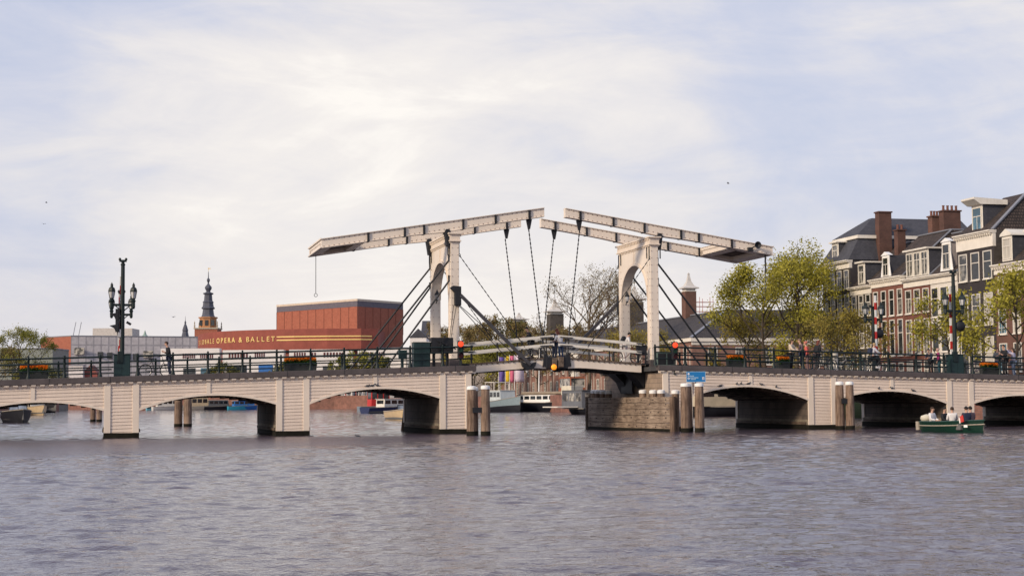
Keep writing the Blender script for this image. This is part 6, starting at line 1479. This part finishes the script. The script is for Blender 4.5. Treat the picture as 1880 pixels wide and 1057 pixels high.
for z in (18.35, 19.25):
    pp = [at_plan(x)[0] for x in xs]; gl.add([(q[0], q[1] - d, zz) for q in pp for d, zz in ((.03, z), (.14, z), (.14, z + .32), (.03, z + .32))], [(4 * i + j, 4 * i + 4 + j, 4 * i + 4 + (j + 1) % 4, 4 * i + (j + 1) % 4) for i in range(len(pp) - 1) for j in range(4)])
gl.build('gold_lines', GOLD, op)
def wx(px_x, Y): return (px_x - 940) * Y / 2933.55
bs = MB()
for a, b in ((294, 402), (408, 520), (530, 646), (656, 744)): bs.box(wx(a, 424) - OX, wx(b, 424) - OX, 424 - OY, 427.5 - OY, 2.5, 15.70 if a > 300 else 16.2)
base = bs.build('white_base', RENDER, op)
for grp in ((334, 358, 7), (366, 391, 7), (418, 455, 7), (466, 486, 5), (538, 561, 5), (570, 580, 2), (592, 632, 7), (668, 682, 3), (694, 706, 3)):
    sl = MB()
    for k in range(grp[2]):
        x = wx(grp[0] + (grp[1] - grp[0]) * (k + .5) / grp[2], 424) - OX; wv = (grp[1] - grp[0]) / grp[2] * .145 * .28; sl.box(x - wv, x + wv, 423.9 - OY, 423.99 - OY, 13.6, 14.9)
    sl.build('window_strip', M('deep_red_recess', (.10, .025, .025)) if 'deep_red_recess' not in MATS else MATS['deep_red_recess'], base)
for a, b, z0, z1, m in ((336, 358, 4, 11, GLASSD), (368, 392, 4, 11, GLASSB), (416, 452, 5.5, 11.5, GLASSD), (474, 500, 8.2, 11.6, M('blue_panel', (.03, .14, .42))), (475, 500, 5.4, 8.1, M('yellow_panel', (.6, .42, .05))), (592, 610, 7.8, 11.3, GLASSD), (615, 632, 7.8, 11.3, GLASSD), (540, 575, 5.6, 11, GLASSD)):
    o = MB().box(wx(a, 424) - OX, wx(b, 424) - OX, 423.86 - OY, 423.99 - OY, z0, z1).build('panel', m, op)
# grey panelled block with a red end at the left
GB = M_brick('grey_panels', (0.50, 0.475, 0.49), (0.58, 0.55, 0.56), (0.36, 0.345, 0.37), 2.6, 3.2, 0.28, offset=0.0, bump=0, stain=0.25)
gx, gy = (-154.77,560)
g_ = thing('office_block', 'long grey panelled office block with a red brick end behind the left mast', 'building', *(-13.33,499.29), 0, WR)
ex, ey = (-112.65,577); lx_, ly_ = (-168.81,572)
pl_ = [(0, 0), (ex - gx, ey - gy), (ex - gx - 4, ey - gy + 25), (lx_ - gx - 2, ly_ - gy + 22), (lx_ - gx, ly_ - gy)]
gm = MB().prism(pl_, 'z', 0, 25.4)
for i, f in enumerate(gm.f): gm.m[i] = 1 if set(f) == {4, 0, 5, 9} else 0
gw = gm.build('wall', [GB, OBR], g_)
MB().prism([(x * 1.001, y - .1) for x, y in pl_], 'z', 25.41, 25.75).build('roof_edge', LEADM, g_)
rx, ry = (-155.08,590); MB().box(rx - gx, rx - gx + 10.3, ry - gy, ry - gy + 12, 25.76, 29.6).box(rx - gx + 10.31, rx - gx + 14.5, ry - gy + .5, ry - gy + 12, 25.76, 29.5).build('plant_room', M('pale_plant_room', (.50, .46, .42)), g_)
for x, z, w_ in ((183, 17.8, 2.0), (200, 17.6, 2.0), (233, 17.3, 2.0), (247, 17.2, 2.4)):
    q = (x - 130) / 238; X_ = (ex - gx) * q; Y_ = (ey - gy) * q
    MB().box(X_ - w_ / 2, X_ + w_ / 2, Y_ - .35, Y_ + .2, z, z + 2.2).build('window', GLASSD, g_)
for x, z in ((137, 19.0), (262, 18.0)):
    q = (x - 130) / 238; X_ = (ex - gx) * q; Y_ = (ey - gy) * q; MB().box(X_, X_ + 3.4, Y_ - .35, Y_ + .2, z, z + 2.4).build('window', GLASSC, g_)
MB().box(lx_ - gx + 3.4, lx_ - gx + 7.2, ly_ - gy - 3.4, ly_ - gy + 2, 14, 22.2).build('recess', M('recess_dark', (.06, .03, .03)), g_)
an = MB()
for x in (137, 147): q = wx(x, 575) - gx; an.tube([(q, 12, 25.7), (q + 1.0, 12, 31)], .12, 5)
an.build('antenna', LEADM, g_)
def block(name, label, px0, px1, Y, ztop, zb, m, depth=14, roof=None, rm=None, cat='building', wins=()):
    t = thing(name, label, cat, *ZUV(wx((px0 + px1) / 2, Y), Y), 0, WR); w_ = wx(px1, Y) - wx(px0, Y)
    MB().box(-w_ / 2, w_ / 2, 0, depth, zb - 3, ztop).build('wall', m, t)
    if roof == 'gable': MB().prism([(-w_ / 2 - .2, ztop + .01), (w_ / 2 + .2, ztop + .01), (0, ztop + w_ * .55)], 'y', -.2, depth).build('roof', rm, t)
    elif roof == 'ridge': MB().prism([(-.3, ztop + .01), (depth, ztop + .01), (depth / 2, ztop + depth * .32)], 'x', -w_ / 2, w_ / 2).build('roof', rm, t)
    else: MB().box(-w_ / 2 - .15, w_ / 2 + .15, -.15, depth, ztop + .004, ztop + .3).build('roof', rm or LEADM, t)
    for a, b, z0, z1 in wins: window(t, wx((a + b) / 2, Y) - wx((px0 + px1) / 2, Y), 0, z0, wx(b, Y) - wx(a, Y), z1 - z0, GLASSD, 'cross', face='y', sill=False, fw=.12)
    return t
def ZUV(x, y): dx, dy = x - BX, y - BY; return dx * CB + dy * SB, -dx * SB + dy * CB
block('pavilion', 'low grey green building behind the round crowned tree at the far left', -40, 96, 440, 16.9, 3, M('grey_green_wall', (.22, .24, .22)), 16, wins=((60, 80, 8, 12), (20, 40, 8, 12)))
block('site_hoarding', 'long pale white hoarding behind the railing left of the tall mast', 88, 152, 530, 14.4, 3, M('hoarding_white', (.62, .58, .58)), 3, cat='hoarding')
block('kiosk', 'dark red kiosk on the far quay right of the white hoarding', 152, 178, 532, 12.0, 3, M('kiosk_red', (.24, .06, .05)), 6, 'gable', M('kiosk_roof', (.2, .06, .05)), 'kiosk')
block('gabled_house', 'white gabled house with a grey roof left of the left tower', 752, 782, 420, 18.5, 3, RENDER, 14, 'gable', SLATE, 'house', wins=((757, 762, 13, 16), (765, 770, 13, 16), (757, 762, 8, 11), (765, 770, 8, 11)))
block('gabled_house', 'grey house with a steep slate roof seen left of the rear tower leg', 772, 806, 445, 20.0, 3, M('grey_house_wall', (.20, .19, .20)), 14, 'ridge', SLATE, 'house', wins=((777, 782, 14, 17), (786, 791, 14, 17)))
block('glass_block', 'pale glazed block joined to the right end of the opera house', 694, 752, 436, 16.2, 3, M_brick('glazed_grid', (.42, .44, .48), (.5, .52, .55), (.62, .62, .62), 2.2, 2.2, .22, offset=0, bump=0), 12)
block('row_house', 'low row of pale houses far behind the tree mass right of the left tower', 800, 960, 520, 13.5, 3, M('pale_row', (.40, .34, .29)), 14, 'ridge', GTILE, 'house', wins=((815, 820, 8, 11), (835, 840, 8, 11), (860, 865, 8, 11), (890, 895, 8, 11)))
# church tower, far spire, distant dome
LEADD = M('dark_lead', (0.075, 0.080, 0.105), .55, .2, .5)
zk = thing('church_tower', 'dark tiered church tower with an onion top rising left of the opera house', 'church tower', *(38.58,579.04), 0, WR)
MB().box(-4.6, 4.6, -4.6, 4.6, 0, 31.6).build('shaft', OBR, zk)
bl = MB().box(-4.95, 4.95, -4.95, 4.95, 31.61, 32.1)
for sx in (-1, 1):
    for sy in (-1, 1): bl.lathe([(.3, 0), (.3, 1.2), (.12, 1.4), (.28, 1.9), (.05, 2.8)], 6, (sx * 4.6, sy * 4.6, 32.1))
bl.build('balustrade', M('sandstone', (.42, .36, .28)), zk)
oc = MB().lathe([(3.5, 0), (3.5, 3.9), (3.95, 4.0), (3.95, 4.5)], 8, (0, 0, 32.11)).build('octagon', M('tower_brick', (.42, .20, .09)), zk)
dk_ = MB()
for k in range(8): a = 2 * math.pi * k / 8; dk_.xf(Matrix.Identity(4)); dk_.cbox((3.3 * math.cos(a), 3.3 * math.sin(a), 34.2), 1.3 if abs(math.cos(a)) < .8 else .3, 1.3 if abs(math.sin(a)) < .8 else .3, 2.2)
dk_.build('openings', GLASSD, oc)
zs = lambda y: 1.684 + (739.9 - y) * 650 / 2933.55
MB().lathe([(r, zs(y)) for r, y in ((3.0, 583), (2.45, 578), (2.15, 568), (2.7, 567), (2.75, 565), (2.3, 563), (2.05, 556), (2.35, 555), (1.75, 552), (1.55, 541), (2.1, 540), (2.15, 538), (1.3, 537), (.75, 535), (1.0, 533), (1.45, 529), (1.3, 526), (.5, 522), (.28, 519), (.65, 515), (.6, 512.5), (.2, 510), (.12, 500), (.03, 497))], 8).build('lead_spire', LEADD, zk)
MB().tube([(0, 0, zs(500)), (0, 0, zs(491))], .07, 5).box(-.2, .9, -.04, .04, zs(493.5), zs(492)).build('vane', GOLD, zk)
t = thing('church_spire', 'small grey openwork spire far behind the office block', 'church tower', *(36.33,734.27), 0, WR); zq = lambda y: 1.684 + (740.1 - y) * 800 / 2933.55
MB().lathe([(1.9, 0), (1.9, zq(622)), (2.1, zq(621.5)), (1.3, zq(608)), (1.55, zq(607)), (1.0, zq(600)), (.35, zq(594)), (.5, zq(592)), (.12, zq(588)), (.05, zq(580))], 8).build('spire', LEADD, t)
t = thing('distant_spire', 'pale green pointed spire on the skyline right of the left mast', 'church tower', *(18.8,841.78), 0, WR); zq = lambda y: 1.684 + (740.6 - y) * 900 / 2933.55
MB().lathe([(3.2, 0), (3.2, zq(623)), (2.4, zq(619)), (.9, zq(614)), (.1, zq(606))], 8).build('spire', M('copper_green', (.25, .34, .30)), t)
# quay furniture along the right bank
def lamp_post(label, u, v):
    t = thing('street_lamp', label, 'street lamp', u, v, GZ, 0, 'street lamps on the right quay'); MB().lathe([(.13, 0), (.13, .5), (.06, .7), (.05, 3.6), (.09, 3.65)], 8).beam((-.4, 0, 3.3), (.4, 0, 3.3), .05, .05).build('post', GREENI, t)
    MB().lathe([(.12, 3.66), (.26, 4.3), (.3, 4.34), (.12, 4.6), (.08, 4.8), (.02, 5.0)], 6).build('lantern', GREENI, t); MB().lathe([(.14, 3.75), (.255, 4.25)], 6, sx=1.03, sy=1.03).build('lantern_glass', LAMPG, t)
for lab, (u, v, z) in (('street lamp left of the white flagpole on the right quay', (67,174.12,1.74)), ('street lamp between the white flagpole and the white portal', (67,158.67,1.7)), ('street lamp in front of the white portal on the right quay', (67,146.31,1.68))): lamp_post(lab, u, v)
t = thing('flagpole', 'white flagpole without a flag on the right quay', 'flagpole', *(67.5,168.7), GZ); MB().tube([(0, 0, 0), (.3, 0, 9.5)], [.11, .06], 8).build('pole', WHITE, t)
for lab, (u, v, z), c, w_ in (('narrow purple banner on a pole, leftmost of the banners', (68,198.1,1.78), (.16, .11, .38), .9), ('yellow banner on a pole left of the pink banner', (68,193.2,1.77), (.75, .52, .03), .9), ('pink banner on a pole right of the yellow banner', (68,190.01,1.76), (.70, .16, .26), .8), ('broad white banner on a pole, rightmost of the banners', (68,186.51,1.75), (.68, .58, .66), 1.5)):
    t = thing('banner', lab, 'banner', u, v, GZ, 0, 'banners on the right quay'); MB().tube([(0, 0, 0), (0, 0, 7.2)], .05, 6).build('pole', WHITE, t)
    b = MB(); N = 8; vs = []
    for i in range(N + 1):
        for j in (0, 1): vs.append((.08 + j * w_ + .05 * i / N * 3 * j, .12 * math.sin(i * .9 + j), 7.0 - 4.6 * i / N))
    b.add(vs, [(2 * i, 2 * i + 1, 2 * i + 3, 2 * i + 2) for i in range(N)]); o = b.build('cloth', cmat(*c), t, smooth=80); s2 = o.modifiers.new('t', 'SOLIDIFY'); s2.thickness = .02
t = thing('quay_kiosk', 'orange brown cabin with windows standing on the quay behind the grey houseboat', 'kiosk', *(69,154.63), GZ)
MB().box(-1.2, 1.2, -3.2, 3.2, 0, 1.1).box(-1.2, 1.2, -3.2, 3.2, 2.5, 2.75).box(-1.15, -1, -3.15, -3, 1.1, 2.5).box(-1.15, -1, 3, 3.15, 1.1, 2.5).build('cabin', M('varnished_wood', (.30, .10, .05)), t); MB().box(-1.1, 1.1, -3.0, 3.0, 1.11, 2.49).build('windows', GLASSC, t)
# people on the far quay, a few pixels each
def tiny(label, u, v, z, c, k):
    mb = MB(); mb.cur = 0; mb.lathe([(.10, 0), (.15, .4), (.19, .85), (.24, 1.05), (.25, 1.3), (.12, 1.45), (.06, 1.5)], 6, (0, 0, 0), 1.0, .7); mb.cur = 1; mb.ball((0, 0, 1.62), .13, 6, 5)
    o = mb.build('person', [c, SKIN if k % 3 else DARKH], None, smooth=60); place(o, u, v, z, k * 37); props(o, label, 'person', 'people along the far quay rail'); return o
g = random.Random(5); TC_ = [BLK, NAVY, WHITEC, GREYJ, CREAM, MAUVE, DENIM, cmat(.4, .05, .04)]
qx0, qx1 = (58.08,334.61), (64.74,315.61)
for k in range(24):
    f = (k + g.random() * .7) / 24; x = 624 + 66 * f; Y = 412.5 - 11 * f
    u, v = ZUV(wx(x, Y), Y); 
    tiny('distant person at the far quay rail seen under the arch left of the opening', u, v + 1.2, GZ + .8, TC_[g.randrange(len(TC_))], k)
t = thing('quay_railing', 'thin grey railing along the far quay behind the arch left of the opening', 'railing', *ZUV(wx(560, 413.6), 413.6), GZ + .8, 0)
r_ = MB(); a = Vector((0, 0, 0)); b_ = Vector(ZUV(wx(698, 400.5), 400.5) + (0,)) - Vector(ZUV(wx(560, 413.6), 413.6) + (0,))
for z in (.5, 1.05): r_.tube([a + Vector((0, 1, z)), a + b_ + Vector((0, 1, z))], .05, 5)
for k in range(24): p = a + b_ * (k / 23) + Vector((0, 1, 0)); r_.tube([p, p + Vector((0, 0, 1.05))], .05, 4)
r_.build('rails', LEADM, t)
